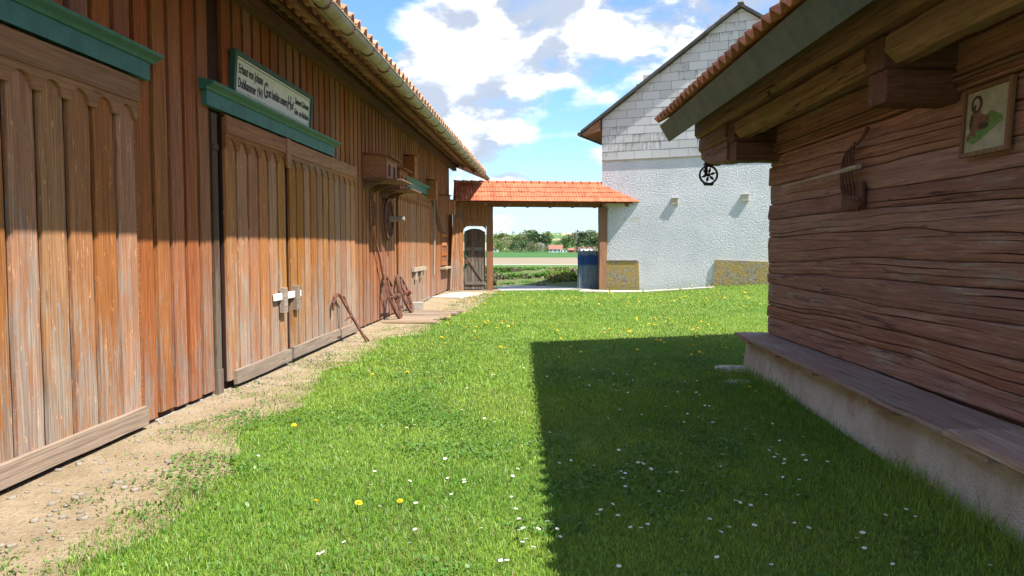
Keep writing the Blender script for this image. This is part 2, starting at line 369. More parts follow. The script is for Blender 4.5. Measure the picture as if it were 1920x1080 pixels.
M['green_field'] = groundmat('green_crop', [(.045, .12, .03), (.055, .14, .035), (.06, .13, .03)], .03, .1)
M['field'] = groundmat('ploughed_field', [(.23, .18, .12), (.28, .225, .155), (.19, .15, .10)], .15, .5)
M['asphalt'] = groundmat('field_road', [(.30, .29, .27), (.36, .35, .33), (.27, .26, .24)], .3, .1)
def mk_hill():
    m, t, b = newmat('hill_fields'); gp = t.n('NewGeometry').outputs['Position']
    v = t.n('TexVoronoi', {'Vector': t.vm('MULTIPLY', gp, (1, .35, 0)), 'Scale': .006}); cc = t.n('SeparateXYZ', {0: v.outputs['Color']}).outputs[0]
    c = t.mix(t.rng(cc, .3, .7, 0, 1, False), (.06, .14, .03), (.13, .20, .045)); c = t.mix(t.rng(cc, .72, .74), c, (.36, .29, .17))
    L(t, c, b.inputs['Base Color']); b.inputs['Roughness'].default_value = 1; return m
M['hill'] = mk_hill()

# ------------------------------------------------------------------ terrain
PD = [(-60, 0), (28.6, 0), (31, -.06), (36, .10), (41, .28), (46, .2), (90, -.75), (95, -.8), (250, -2.5), (600, -4.0), (760, -3.0), (1500, 12), (2300, 33), (3000, 46), (3800, 52), (4600, 40)]
def base_z(y): return np.interp(y, [p[0] for p in PD], [p[1] for p in PD])
def lawn_z(x, y):
    x = np.asarray(x, float); y = np.asarray(y, float)
    return .36 * sstep(2.2, 8.0, x) * sstep(12, 25, y) + .02 * (vnoise(x, y, .5) - .5)
def terr_z(x, y):
    x = np.asarray(x, float); y = np.asarray(y, float)
    far = sstep(700, 2000, y)
    return base_z(y) + lawn_z(x, y) * sstep(34, 28, y) + far * (vnoise(x, y, .0016) - .5) * 26 + far * (vnoise(x, y, .006) - .5) * 5
def strip(name, mat, y0, y1, k0, k1, xs, ny, ease=1.0):
    V, Fc = [], []; nx = len(xs)
    for j in range(ny + 1):
        t = (j / ny) ** ease
        for x in xs:
            y = (y0 + k0 * x) * (1 - t) + (y1 + k1 * x) * t; V.append((x, y, float(terr_z(x, y))))
    for j in range(ny):
        for i in range(nx - 1): a = j * nx + i; Fc.append((a, a + 1, a + nx + 1, a + nx))
    return struct(ob(name, (V, Fc), M[mat], smooth=True))
nearx = [-60, -30, -15] + list(np.arange(-9, 14.1, .5)) + [18, 25, 40, 60]
wide = [-300, -200, -120, -60, -30, -15, -8, -4, 0, 4, 8, 15, 30, 60, 120, 200, 300]
strip('lawn_ground', 'lawn', -30, 28.6, 0, 0, nearx, 110)
strip('weedy_bank', 'bank', 28.6, 46, 0, 0, [-300, -120] + nearx + [120, 300], 30)
strip('meadow', 'meadow', 46, 90, 0, .06, wide, 6)
strip('farm_road', 'asphalt', 90, 96, .06, .06, wide, 1)
strip('ploughed_field', 'field', 96, 250, .06, .25, wide, 8)
vw = [-3000, -2000, -1300, -900, -600, -400] + list(range(-300, 301, 50)) + [400, 600, 900, 1300, 2000, 3000]
strip('crop_field', 'green_field', 250, 620, .25, .05, [x for x in wide], 8)
strip('hills', 'hill', 620, 4600, .05, 0, vw, 46, 1.25)

# dirt strip along the barn, irregular edge
DE = [(-6, -2.3), (2, -2.35), (3.4, -2.5), (4.3, -2.55), (5, -2.45), (6.5, -2.8), (8, -2.78), (10.7, -3.0), (12.3, -2.93), (14, -2.85), (16, -2.7), (18, -2.5), (22, -2.4), (25, -2.35), (27, -2.0), (28.4, -1.8)]
def dirt_edge(y): return np.interp(y, [p[0] for p in DE], [p[1] for p in DE]) - .30 * sstep(15, 11, y) + .38 * (vnoise(y, 3.0, 1.3) - .5) + .2 * (vnoise(y, 9.0, 4.0) - .5)
V, Fc = [], []; ys = np.arange(-6, 28.4, .16); nx = 9
for y in ys:
    e = float(dirt_edge(y))
    for i in range(nx):
        t = i / (nx - 1); x = -3.75 + (e + .5 + 3.75) * t
        V.append((x, y, float(lawn_z(x, y)) + -.004 + .014 * (1 - t ** 6) + .018 * float(vnoise(x, y, 3.2)) * (1 - t) + .004))
for j in range(len(ys) - 1):
    for i in range(nx - 1): a = j * nx + i; Fc.append((a, a + 1, a + nx + 1, a + nx))
struct(ob('dirt_path', (V, Fc), M['dirt'], smooth=True))
# paving at the gateway
def slab_poly(name, pts, mat, h=.03, z=0.0):
    v, f = prism([(p[0], p[1]) for p in pts], 'z', 0, 1); v = [(p[0], p[1], float(lawn_z(p[0], p[1])) + z + (h if p[2] else -.05)) for p in v]
    return struct(ob(name, (v, f), M[mat]))
slab_poly('gateway_path', [(-1.7, 26.2), (1.5, 26.9), (1.8, 27.6), (-1.6, 29.6), (-2.1, 27.5)], 'concrete', .03)
for pts in ([(1.0, 25.7), (2.0, 25.5), (2.1, 26.3), (1.2, 26.5)], [(2.05, 25.45), (3.1, 25.2), (3.2, 25.85), (2.15, 26.25)], [(3.15, 25.15), (4.3, 24.9), (4.35, 25.3), (3.25, 25.75)], [(4.35, 24.9), (5.4, 24.6), (5.4, 24.95), (4.4, 25.25)]):
    slab_poly('paving_slab', pts, 'slab', .035)

# ------------------------------------------------------------------ BARN  (local x = out of the wall, y = along, z = up)
BX = -3.55; BY0, BY1 = -1.2, 26.3
barn = thing('barn', 'long brown timber barn with board cladding, big doors and tiled eave', 'barn', (BX, 0, 0))
ob('wall', cat(box(-.12, 0, BY0, BY1, .03, 4.62)), M['back'], barn)
ob('end_wall', cat(box(-8, -.121, BY1 - .12, BY1, .03, 4.6), prism([(-8, 4.6), (-.121, 4.6), (-4, 6.5)], 'y', BY1 - .12, BY1)), M['back'], barn)
ob('footing', box(-.2, .02, BY0, BY1 - .01, -.1, .028), M['stone'], barn)
DOORS = [(1.6, 6.2), (7.86, 13.32), (17.1, 21.6)]
pitch = .285
bm_cache = {}
def board_mesh(ln, wd, th, mat, nm, axis='z', wob=.004):
    k = (round(ln, 2), wd, th, mat, axis, random.randint(0, 3))
    if k not in bm_cache: bm_cache[k] = mesh(nm, plank(axis, k[0], wd, th, 12, wob, hash(k[:3]) + k[5]), M[mat])
    return bm_cache[k]
y = BY0 + .15
while y < BY1 - .1:
    inside = None
    for (a, b) in DOORS:
        if a - .06 < y < b + .06: inside = (a, b)
    z0 = .06 + random.uniform(-.015, .03)
    wdt = .222
    if inside: z0 = 3.0
    elif any(abs(y - a) < .16 or abs(y - b) < .16 for a, b in DOORS):
        wdt = .2
    if inside or not (7.62 < y < 7.86):
        put('wall_board', board_mesh(4.56 - z0, wdt, .042, 'board', 'wall_board'), barn, (0.0, y + random.uniform(-.006, .006), z0), (R(random.uniform(-.12, .12)), 0, R(random.uniform(-1.2, 1.2))))
    y += pitch
# dark upright post slot left of the second door
ob('door_post', cat(box(.0, .05, 7.66, 7.78, .12, 2.98), box(.0, .062, 7.655, 7.785, .02, .28), box(0, .062, 7.655, 7.785, 2.6, 2.66)), M['greydoor'], barn)
ob('door_post', box(.0, .04, 6.21, 6.27, .05, 2.98), M['trim'], barn)

def door_leaf(y0, y1, nb, ztop=2.99, zbot=.10, x0=.012, gap_right=True):
    d = ob('door', box(x0, x0 + .03, y0 + .012, y1 - .012, zbot + .02, ztop - .02), M['back'], barn)
    p = (y1 - y0 - .02) / nb
    for i in range(nb):
        yy = y0 + .01 + p * (i + .5)
        put('board', board_mesh(ztop - zbot - .04, round(p * .845, 3), .028, 'door', 'door_board'), d, (x0 + .03, yy, zbot + .02), (0, 0, R(random.uniform(-.8, .8))))
    # top rail and scalloped trim
    ob('top_rail', plank('y', y1 - y0 - .02, .19, .03, 6, .003, nb), M['trim'], d, (x0 + .066, y0 + .01, ztop - .095))
    zt, zb = ztop - .185, ztop - .34
    poly = [(y0 + .01, zt), (y0 + .01, zb)]
    for i in range(nb):
        a = y0 + .01 + p * i; c = a + p * .5; r = p * .34
        poly += [(c - r, zb)]
        for k in range(1, 8): t = math.pi - math.pi * k / 8; poly.append((c + r * math.cos(t), zb + .105 * math.sin(t)))
        poly += [(c + r, zb)]
    poly += [(y1 - .01, zb), (y1 - .01, zt)]
    # concave outline: build as quads against the top edge
    pts = poly[1:-1]; V = []; Fc = []
    for (yy, zz) in pts:
        for xx in (x0 + .0585, x0 + .082): V += [(xx, yy, zz), (xx, yy, zt)]
    for i in range(len(pts) - 1):
        a = i * 4; b = a + 4
        Fc += [(a + 2, b + 2, b + 3, a + 3), (a, b, b + 2, a + 2), (a + 1, a, b, b + 1)]
    Fc += [(0, 2, 3, 1), (len(V) - 4, len(V) - 3, len(V) - 1, len(V) - 2)]
    ob('scallop_trim', (V, Fc), M['trim'], d)
    return d
def bottom_rail(d, y0, y1, z, x0=.012):
    ob('bottom_rail', plank('y', y1 - y0, .16, .04, 6, .004, int(y0 * 7)), M['rail'], d, (x0 + .0585, y0, z + .08))
def open_lintel(y0, y1, z=3.02, ext=True):
    l = ob('lintel', box(.03, .10, y0 + .06, y1 - .06, z, z + .15), M['green'], barn)
    pf = [(.03, z + .151), (.115, z + .151), (.135, z + .175), (.19, z + .20), (.20, z + .225), (.03, z + .265)]
    ob('cornice', prism(pf, 'y', y0, y1), M['green'], l)
    return l
d1 = door_leaf(1.6, 4.0, 7); bottom_rail(d1, 1.6, 4.0, .06)
d1 = door_leaf(4.02, 6.19, 7); bottom_rail(d1, 4.02, 6.19, .06)
d2 = door_leaf(7.88, 9.77, 6); bottom_rail(d2, 8.02, 9.77, .06)
d3 = door_leaf(9.84, 11.66, 6, x0=.02); bottom_rail(d3, 9.84, 11.66, .07, .02)
d4 = door_leaf(11.68, 13.3, 5, x0=.012); bottom_rail(d4, 11.68, 13.3, .06)
ob('cover_strip', box(.10, .122, 9.70, 9.84, 2.62, 3.0), M['trim'], d2)
d5 = door_leaf(17.12, 19.45, 8); d6 = door_leaf(19.52, 21.58, 7)
for d_, a, b in ((d5, 17.12, 19.45), (d6, 19.52, 21.58)): ob('lower_board', box(.06, .085, a, b, .05, .12), M['rail'], d_)
open_lintel(1.2, 6.44); open_lintel(7.4, 12.0); open_lintel(16.4, 21.9)
# latches
def latch(y0, z, parent, white):
    l = ob('latch_bar', box(.085, .115, y0, y0 + .98, z, z + .085), M['whitepaint' if white else 'latch'], parent)
    for a in (.24, .72): ob('latch_bracket', cat(box(.0785, .14, y0 + a, y0 + a + .14, z - .17, z - .004), box(.117, .14, y0 + a, y0 + a + .14, z - .004, z + .09), box(.0785, .14, y0 + a, y0 + a + .14, z + .09, z + .15)), M['rail'], l)
latch(9.2, .90, d2, True)
l = ob('latch_bar', box(.085, .16, 18.7, 20.5, .93, 1.03), M['latch'], d5)
for a in (19.0, 19.8): ob('latch_bracket', cat(box(.08, .14, a, a + .2, .72, .928)), M['latch'], l)
# eave: beam, tiles, battens, gutter
SL = .42; ZW = 4.62; XE = 1.24; YR = 27.35
ob('wall_plate', box(.035, .17, BY0, YR - .1, 4.30, 4.46), M['eave'], barn)
roof = ob('roof', cat(([( -4, BY0, ZW + SL * 4 + .12), (.30, BY0, ZW - SL * .30 + .115), (.30, YR, ZW - SL * .30 + .115), (-4, YR, ZW + SL * 4 + .12),
                       (-4, BY0, ZW + SL * 4 + .06), (.30, BY0, ZW - SL * .30 + .06), (.30, YR, ZW - SL * .30 + .06), (-4, YR, ZW + SL * 4 + .06)],
                      [(0, 1, 2, 3), (7, 6, 5, 4), (0, 4, 5, 1), (2, 6, 7, 3), (1, 5, 6, 2), (0, 3, 7, 4)]),
                     ([(-4, BY0, ZW + SL * 4 + .12), (-4, YR, ZW + SL * 4 + .12), (-9, YR, ZW - SL * 1), (-9, BY0, ZW - SL)], [(0, 1, 2, 3)])), M['oldtile'], barn)
def wavy_tile(wd, ln, amp, th, n=10, phase=0):
    V, Fc = [], []
    for i in range(n + 1):
        t = i / n; yy = (t - .5) * wd; zz = amp * math.sin(2 * math.pi * t + phase)
        for xx, lift in ((0, .0), (ln, -.0)):
            V += [(xx, yy, zz + th), (xx, yy, zz)]
    for i in range(n):
        a = i * 4; b = a + 4
        Fc += [(a, a + 2, b + 2, b), (a + 1, b + 1, b + 3, a + 3), (a + 2, a + 3, b + 3, b + 2), (a, b, b + 1, a + 1)]
    Fc += [(0, 1, 3, 2), (n * 4, n * 4 + 2, n * 4 + 3, n * 4 + 1)]
    return V, Fc
tw = .298
tme = mesh('eave_tile', wavy_tile(tw + .02, .46, .058, .022), M['tileunder'], True)
ang = math.atan(SL)
for row in range(3):
    xr = .02 + row * .40
    yy = BY0 + tw / 2
    while yy < YR - .1:
        put('tile', tme, roof, (xr, yy + random.uniform(-.008, .008), ZW - SL * xr + .045 + random.uniform(-.006, .006)), (random.uniform(-.015, .015), ang - R(9.0), random.uniform(-.02, .02)))
        yy += tw
for xb in (.10, .42, .82):
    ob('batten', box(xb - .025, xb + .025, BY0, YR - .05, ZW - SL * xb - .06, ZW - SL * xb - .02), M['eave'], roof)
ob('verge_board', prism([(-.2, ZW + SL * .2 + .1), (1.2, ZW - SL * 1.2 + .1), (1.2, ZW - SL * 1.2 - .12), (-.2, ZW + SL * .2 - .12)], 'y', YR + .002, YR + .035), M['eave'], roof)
ob('eave_board', box(1.155, 1.175, BY0, YR, 4.035, 4.075), M['zinc'], roof)
def gutter(y0, y1, r):
    V, Fc = [], []; n = 12; seg = 40
    for i in range(seg + 1):
        yy = y0 + (y1 - y0) * i / seg; dz = -.03 * (i / seg) + .006 * math.sin(i * 1.7)
        for rr in (r, r - .006):
            for j in range(n + 1):
                a = math.pi + math.pi * j / n; V.append((rr * math.cos(a), yy, rr * math.sin(a) + dz))
    st = 2 * (n + 1)
    for i in range(seg):
        for j in range(n):
            a = i * st + j; Fc.append((a, a + 1, a + st + 1, a + st)); b = a + n + 1; Fc.append((b, b + st, b + st + 1, b + 1))
        for j in (0, n): a = i * st + j; b = a + n + 1; Fc.append((a, a + st, b + st, b))
    return V, Fc
gx, gz_ = XE + .03, 4.075
gut = ob('gutter', gutter(BY0, YR + .2, .085), M['zinc'], barn, (gx, 0, gz_), smooth=True)
bead = ob('bead', tube([(.087, BY0, .0), (.087, YR + .2, -.03)], .011, 8), M['zinc'], gut)
sm = mesh('strap', tube([(.092 * math.cos(math.pi + math.pi * j / 10), 0, .092 * math.sin(math.pi + math.pi * j / 10)) for j in range(11)] + [(.05, 0, .02), (-.09, 0, .05)], .012, 6), M['strap'])
jm = mesh('seam', tube([(.089 * math.cos(math.pi + math.pi * j / 10), 0, .089 * math.sin(math.pi + math.pi * j / 10)) for j in range(11)], .016, 6, 1.0), M['strap'])
for k, yy in enumerate(np.arange(.2, 27.4, .92)):
    put('strap', sm, gut, (0, yy, -.03 * (yy + 1) / 28))
# ------------------------------------------------------------------ sign on the barn
sg = thing('sign_board', 'long white sign with black gothic lettering in a green frame', 'sign', (BX + .05, 8.17, 3.30), (0, R(4), 0))
SW, SH = 2.56, .40
ob('panel', box(.0, .03, .0, SW, 0, SH), M['signwhite'], sg)
ob('frame', cat(box(-.01, .05, -.06, SW + .06, -.045, -.001), box(-.01, .05, -.06, SW + .06, SH + .001, SH + .05), box(-.01, .05, -.06, -.001, -.001, SH + .001), box(-.01, .05, SW + .001, SW + .06, -.001, SH + .001)), M['greendark'], sg)
ob('border_line', cat(box(.031, .033, .04, SW - .04, SH - .034, SH - .026), box(.031, .033, .04, SW - .04, .02, .026), box(.031, .033, .035, .041, .02, SH - .026), box(.031, .033, SW - .041, SW - .035, .02, SH - .026)), M['greendark'], sg)
def lettering(txt, y0, z0, size, width, parent):
    cu = bpy.data.curves.new('text', 'FONT'); cu.body = txt; cu.size = size; cu.extrude = .001; cu.offset = size * .02
    o = bpy.data.objects.new('lettering', cu); col.objects.link(o)
    bpy.context.view_layer.update()
    me = bpy.data.meshes.new_from_object(o.evaluated_get(bpy.context.evaluated_depsgraph_get())); col.objects.unlink(o); bpy.data.objects.remove(o)
    xs = [v.co.x for v in me.vertices]; s = width / (max(xs) - min(xs)); x0 = min(xs)
    for v in me.vertices: v.co = Vector((.0325 + v.co.z, y0 + (v.co.x - x0) * s, z0 + v.co.y))
    me.materials.clear(); me.materials.append(M['ink']); return put('lettering', me, parent)
lettering('Erbaut von Johann', .09, .225, .145, .70, sg)
lettering('Doblhammer 1941', .09, .07, .145, .70, sg)
lettering('G', .83, .10, .26, .12, sg); lettering('ott behüte unsern', .96, .125, .155, .68, sg); lettering('H', 1.66, .10, .26, .11, sg); lettering('of', 1.78, .125, .155, .10, sg)
lettering('Zimmerer K.Grömmer', 1.92, .225, .115, .58, sg)
lettering('Gebr. von Nachham', 1.92, .085, .115, .58, sg)

# ------------------------------------------------------------------ nest boxes
def pigeon_box(y0, ln, dp, z0, h, holes, label, shelf, n=2):
    t = thing('nest_box', label, 'nest box', (BX + .032, y0, z0), group=None)
    # solid body; dark plates on the front stand in for shade in arched openings
    body = cat(box(.0, dp - .02, 0, ln, .0, h - .02), )
    ob('body', body, M['nest'], t)
    ob('side_board', cat(box(.0, dp - .015, -.018, -.001, .0, h * .52), box(.0, dp - .015, -.018, -.001, h * .53, h - .01)), M['nest'], t)
    ob('front', box(dp - .019, dp, -.018, ln + .018, -.005, h - .02), M['nest'], t)
    ob('lid', prism([(-.02, h + .03), (dp + .1, h - .035), (dp + .1, h - .055), (-.02, h + .008)], 'y', -.06, ln + .06), M['trim'], t)
    for k in range(n):
        c = ln * (k + .5) / n; w2 = min(.085, ln / n * .28); hh = h * .46
        poly = [(c - w2, .06), (c + w2, .06), (c + w2, hh)] + [(c + w2 * math.cos(a), hh + w2 * math.sin(a)) for a in np.linspace(.3, math.pi - .3, 6)] + [(c - w2, hh)]
        ob('opening_shade', prism(poly, 'x', dp + .001, dp + .004), M['dark'], t)
    if shelf: ob('shelf', cat(box(-.0, dp + shelf, -.10, ln + .12, -.04, -.012), prism([(0, -.042), (dp * .9, -.042), (0, -.22)], 'y', .0, .04), prism([(0, -.042), (dp * .9, -.042), (0, -.22)], 'y', ln - .1, ln - .06)), M['rail'], t)
    return t
pigeon_box(14.05, .92, .45, 2.86, .46, 2, 'largest two-hole wooden pigeon box on a wide shelf', .30)
pigeon_box(15.45, .85, .42, 2.78, .46, 2, 'second two-hole pigeon box beside the largest one on the barn wall', .28)
def small_box(y0, ln, dp, z0, h, label):
    t = thing('nest_box', label, 'nest box', (BX + .032, y0, z0))
    ob('body', box(0, dp - .02, 0, ln, 0, h), M['nest'], t); ob('front', box(dp - .019, dp, -.01, ln + .01, -.01, h), M['nest'], t)
    ob('lid', prism([(0, h + .03), (dp + .06, h + .002), (dp + .06, h + .02), (0, h + .05)], 'y', -.03, ln + .03), M['trim'], t)
    v, f = prism([(.035 * math.cos(a), .035 * math.sin(a)) for a in np.linspace(0, 2 * math.pi, 12, endpoint=False)], 'x', dp + .001, dp + .004)
    ob('hole_shade_disc', (v, f), M['dark'], t, (0, ln / 2, h * .62))  # dark disc on the solid front, painted shade of the hole
small_box(17.9, .34, .29, 3.24, .5, 'small nest box mounted high above the green lintel of the far door')
small_box(21.15, .34, .30, 2.92, .52, 'small nest box beside the end of the far green lintel')
small_box(23.75, .34, .32, 2.70, .48, 'small nest box above the wooden lattice frame')
small_box(24.95, .34, .34, 2.64, .46, 'small nest box closest to the barn corner and gateway')

# ------------------------------------------------------------------ wheels
def wheel(name, label, r, nsp, hub_len, hub_r, loc, rot, group=None):
    t = thing(name, label, 'wheel', loc, rot, group)
    ring = [(0, r * math.cos(a), r * math.sin(a)) for a in np.linspace(0, 2 * math.pi, 28, endpoint=False)]
    V, Fc = [], []; n = 28
    for a in np.linspace(0, 2 * math.pi, n, endpoint=False):
        for (x, rr) in ((-.025, r), (.025, r), (.025, r - .065), (-.025, r - .065)): V.append((x, rr * math.cos(a), rr * math.sin(a)))
    for i in range(n):
        for j in range(4): a = i * 4 + j; b = i * 4 + (j + 1) % 4; c = ((i + 1) % n) * 4; Fc.append((a, b, c + (j + 1) % 4, c + j))
    ob('rim', (V, Fc), M['wheel'], t)
    V2 = []
    for a in np.linspace(0, 2 * math.pi, n, endpoint=False):
        for (x, rr) in ((-.021, r + .009), (.021, r + .009), (.021, r + .001), (-.021, r + .001)): V2.append((x, rr * math.cos(a), rr * math.sin(a)))
    ob('tyre', (V2, Fc), M['rust'], t)
    hp = [(-.07, hub_r * .7), (-.03, hub_r), (.05, hub_r), (hub_len * .6, hub_r * .72), (hub_len * .62, hub_r * .9), (hub_len * .95, hub_r * .85), (hub_len, hub_r * .5)]
    ob('hub', tube([(p[0], 0, 0) for p in hp], [p[1] for p in hp], 12), M['latch' if hub_len > .3 else 'wheel'], t, smooth=False)
    smh = mesh('spoke', tube([(0, 0, hub_r * .8), (0, 0, (r) * .55), (0, 0, r - .05)], [.024, .019, .022], 6), M['wheel'])
    for k in range(nsp): put('spoke', smh, t, (0, 0, 0), (2 * math.pi * (k + .3) / nsp, 0, 0))
    return t
wheel('cart_wheel', 'spoked cart wheel with a long pale hub hanging on the barn wall', .45, 10, .34, .065, (BX + .13, 15.85, 2.16), (0, 0, R(0)))
lean = math.asin(.30 / .88)
wheel('cart_wheel', 'spoked cart wheel leaning on the barn below the long-handled tool', .50, 10, .15, .065, (BX + .25, 15.6, .50), (0, -lean, R(4)))
wheel('cart_wheel', 'spoked cart wheel leaning on the barn next to the stone block', .47, 10, .15, .065, (BX + .24, 17.0, .49), (0, -lean, R(2)))
# long handled fork basket
ft = thing('basket_shovel', 'long-handled wooden basket shovel leaning on the barn above the wheels', 'tool', (BX + .07, 14.3, 0))
A = Vector((.05, 1.15, .75)); B = Vector((.02, .16, 1.98)); T = Vector((.02, -.02, 2.66))
ob('handle', tube([tuple(A), tuple((A + B) / 2 + Vector((.02, 0, 0))), tuple(B)], .026, 8), M['nest'], ft)
def bow(k): return [(.03 + .10 * math.sin(t * math.pi) * .6, .16 + k * .16 * math.sin(t * math.pi) - .14 * t, 1.96 + .62 * t) for t in np.linspace(0, 1, 9)]
for k in (-1, 1): ob('bow', tube(bow(k), .012, 6), M['wheel'], ft)
ob('tip', tube([(.03, .02, 2.57), (.04, .32, 2.95)], [.012, .008], 6), M['wheel'], ft)
for i in range(5): z = 2.05 + i * .075; w2 = .15 * math.sin(min(1, (z - 1.96) / .62) * math.pi); yc = .16 - .14 * (z - 1.96) / .62; ob('slat', tube([(.07, yc - w2, z - .02), (.09, yc + w2, z + .06)], .011, 5), M['wheel'], ft)
for i in range(3): ob('slat', tube([(.08, .16 - .07 + .06 * i, 1.99), (.09, .10 - .09 + .06 * i, 2.45)], .009, 5), M['wheel'], ft)
# iron hook tool
it = thing('iron_drag_hook', 'rusty iron drag hook leaning against the barn door', 'tool', (0, 0, 0))
foot = Vector(gnd(688, 643)); 
fx, fy = foot.x, foot.y
top = Vector((BX + .14, 12.02, .78))
ob('shaft', tube([(fx, fy, .02), tuple(foot.lerp(top, .5)), tuple(top)], [.022, .026, .026], 8), M['rust'], it)
ob('hook', tube([tuple(top), tuple(top + Vector((-.01, -.12, .03))), tuple(top + Vector((-.02, -.26, -.02))), tuple(top + Vector((-.02, -.33, -.10))), tuple(top + Vector((-.02, -.34, -.22)))], [.026, .028, .026, .024, .014], 8), M['rust'], it)
ob('brace', tube([tuple(top + Vector((0, -.02, .0))), tuple(top + Vector((.03, .14, -.04))), tuple(foot.lerp(top, .72) + Vector((0, .06, 0)))], .018, 6), M['rust'], it)
q = foot.lerp(top, .58); ob('prong', tube([tuple(q), tuple(q + Vector((-.05, -.22, -.06)))], [.022, .008], 6), M['rust'], it)
q = foot.lerp(top, .1); ob('prong', tube([tuple(q + Vector((0, 0, .04))), tuple(q + Vector((.05, .12, -.06)))], [.022, .014], 6), M['rust'], it)
# stone block by the wheels
def rock(sx, sy, sz, seed, n=10):
    r = np.random.default_rng(seed); V, Fc = [], []; m_ = 7
    for i in range(m_ + 1):
        ph = math.pi * i / m_
        for j in range(n):
            a = 2 * math.pi * j / n; k = 1 + .18 * (r.random() - .5)
            x = math.sin(ph) * math.cos(a); y_ = math.sin(ph) * math.sin(a); z = math.cos(ph)
            e = .55; f = lambda q: math.copysign(abs(q) ** e, q)
            V.append((f(x) * sx * k, f(y_) * sy * k, f(z) * sz * k))
    for i in range(m_):
        for j in range(n): Fc.append((i * n + j, (i + 1) * n + j, (i + 1) * n + (j + 1) % n, i * n + (j + 1) % n))
    return V, Fc
tag(ob('stone_block', xf(box(-.17, .17, -.15, .15, 0, .22), Matrix.Rotation(R(6), 4, 'Z')), M['stone'], None, (BX + .35, 17.8, .01)), 'squared grey stone block by the far barn door beside a leaning wheel', 'stone')
# ground planks and slab
bw = thing('plank_walk', 'weathered grey plank walk lying in front of the leaning wheels', 'planks', (BX + .18, 15.0, .02))
for k in range(9):
    ln = 1.0 + .04 * k + random.uniform(-.1, .15)
    ob('plank', xf(plank('z', ln, .29, .035, 4, .006, k), Matrix(((0, 0, 1, 0), (0, 1, 0, 0), (1, 0, 0, 0), (0, 0, 0, 1)))), M['plankgrey'], bw, (0, k * .32, random.uniform(0, .012)), (0, 0, R(random.uniform(-1.5, 1.5))))
ds = tag(ob('door_slab', xf(box(-.45, .45, -1.2, 1.2, 0, .06), Matrix.Rotation(R(-12), 4, 'Z')), M['slab'], None, (-2.85, 23.2, .0)), 'flat pale stone slab lying at the far end of the barn', 'slab')

# lattice frame, pole and mesh strip at the far end of the barn
lf = thing('lattice_frame', 'small wooden lattice frame with a shelf hanging on the far barn wall', 'frame', (BX + .034, 24.0, .95))
fy_, fz_ = 1.25, 1.05
ob('side', box(0, .05, 0, .10, 0, fz_), M['nest'], lf); ob('side', box(0, .05, fy_ - .10, fy_, 0, fz_), M['nest'], lf)
for z in (0, .31, .64, fz_ - .12): ob('crossbar', box(.002, .055, .101, fy_ - .101, z, z + .1), M['nest'], lf)
for yy in (.38, .62, .86): ob('bar', box(.0, .04, yy, yy + .05, .1, fz_ - .12), M['nest'], lf)
ob('shelf', box(0, .2, -.1, fy_ + .15, -.12, -.06), M['latch'], lf)
tag(ob('wooden_pole', tube([(0, 0, 0), (.02, .03, 1.1), (0, .12, 2.2)], [.03, .028, .02], 7), M['latch'], None, (BX + .08, 22.35, .72)), 'thin pale wooden pole hanging upright on the far barn wall', 'pole')
ms = thing('link_chain_mat', 'dark brown slatted chain belt draped diagonally on the far barn wall', 'chain', (BX + .045, 22.2, 3.0))
sl = mesh('link', box(0, .03, -.50, .50, -.015, .015), M['wheel'])
for k in range(22):
    t = k / 21; put('link', sl, ms, (0, t * 1.6 + .2, -.02 - t * .98), (R(-10), 0, 0))
for o_ in (-.4, -.2, 0, .2, .4): ob('cord', tube([(.03, t * 1.6 + .2 + o_, -.02 - t * .98 - o_ * .18) for t in np.linspace(0, 1, 8)], .012, 5), M['rust'], ms)
# planks leaning in the corner
LAB = ['the leaning plank standing right against the barn corner board', 'tall narrow plank leaning second from the barn corner', 'tall narrow plank leaning third from the barn corner', 'narrow plank leaning third from the gateway door post', 'narrow plank leaning second from the gateway door post', 'the leaning plank closest to the gateway door post']
for k in range(6):
    h = 2.62 - .05 * (k % 3) - .02 * k
    o = ob('leaning_plank', xf(plank('z', h, .068, .028, 6, .004, 50 + k), Matrix.Rotation(R(-90), 4, 'Z')), M['door'], None, (-3.36 + .078 * k, 25.42, .05), (R(-9 - .5 * (k % 2)), R(1.2 - k * .5), 0))
    tag(o, LAB[k], 'plank', 'planks leaning in the barn corner')

# ------------------------------------------------------------------ GATEWAY (local x = along, y = away from the yard)
GP = np.array([-2.0, 26.3, 0.0]); GA = R(10.0)
gu = np.array([math.cos(GA), math.sin(GA), 0]); gv = np.array([-math.sin(GA), math.cos(GA), 0])
def gpx(x, y, off=0.0):
    p = onpl(x, y, GP + gv * off, gv); return float((p - GP) @ gu), float(p[2])
gate = thing('gateway', 'roofed timber gateway with orange tiles between barn and white building', 'gateway', tuple(GP), (0, 0, GA))
RUN, ZR, ZE = .78, 3.78, 3.10
U0 = gpx(848, 374, -RUN)[0] + .1; UE = gpx(1194, 386, -RUN)[0]
ul = [gpx(x, 545, 0)[0] for x in (863, 869, 911, 924)]; ur0, ur1 = gpx(1122, 541, -.12)[0], gpx(1136, 541, -.12)[0]
def post(x0, x1, y0, y1, z0, z1, nm='post', mat='gatewood'):
    return ob(nm, plank('z', z1 - z0, x1 - x0, y1 - y0, 8, .006, int(x0 * 100) % 97), M[mat], gate, ((x0 + x1) / 2, y0, z0), (0, 0, R(90)))
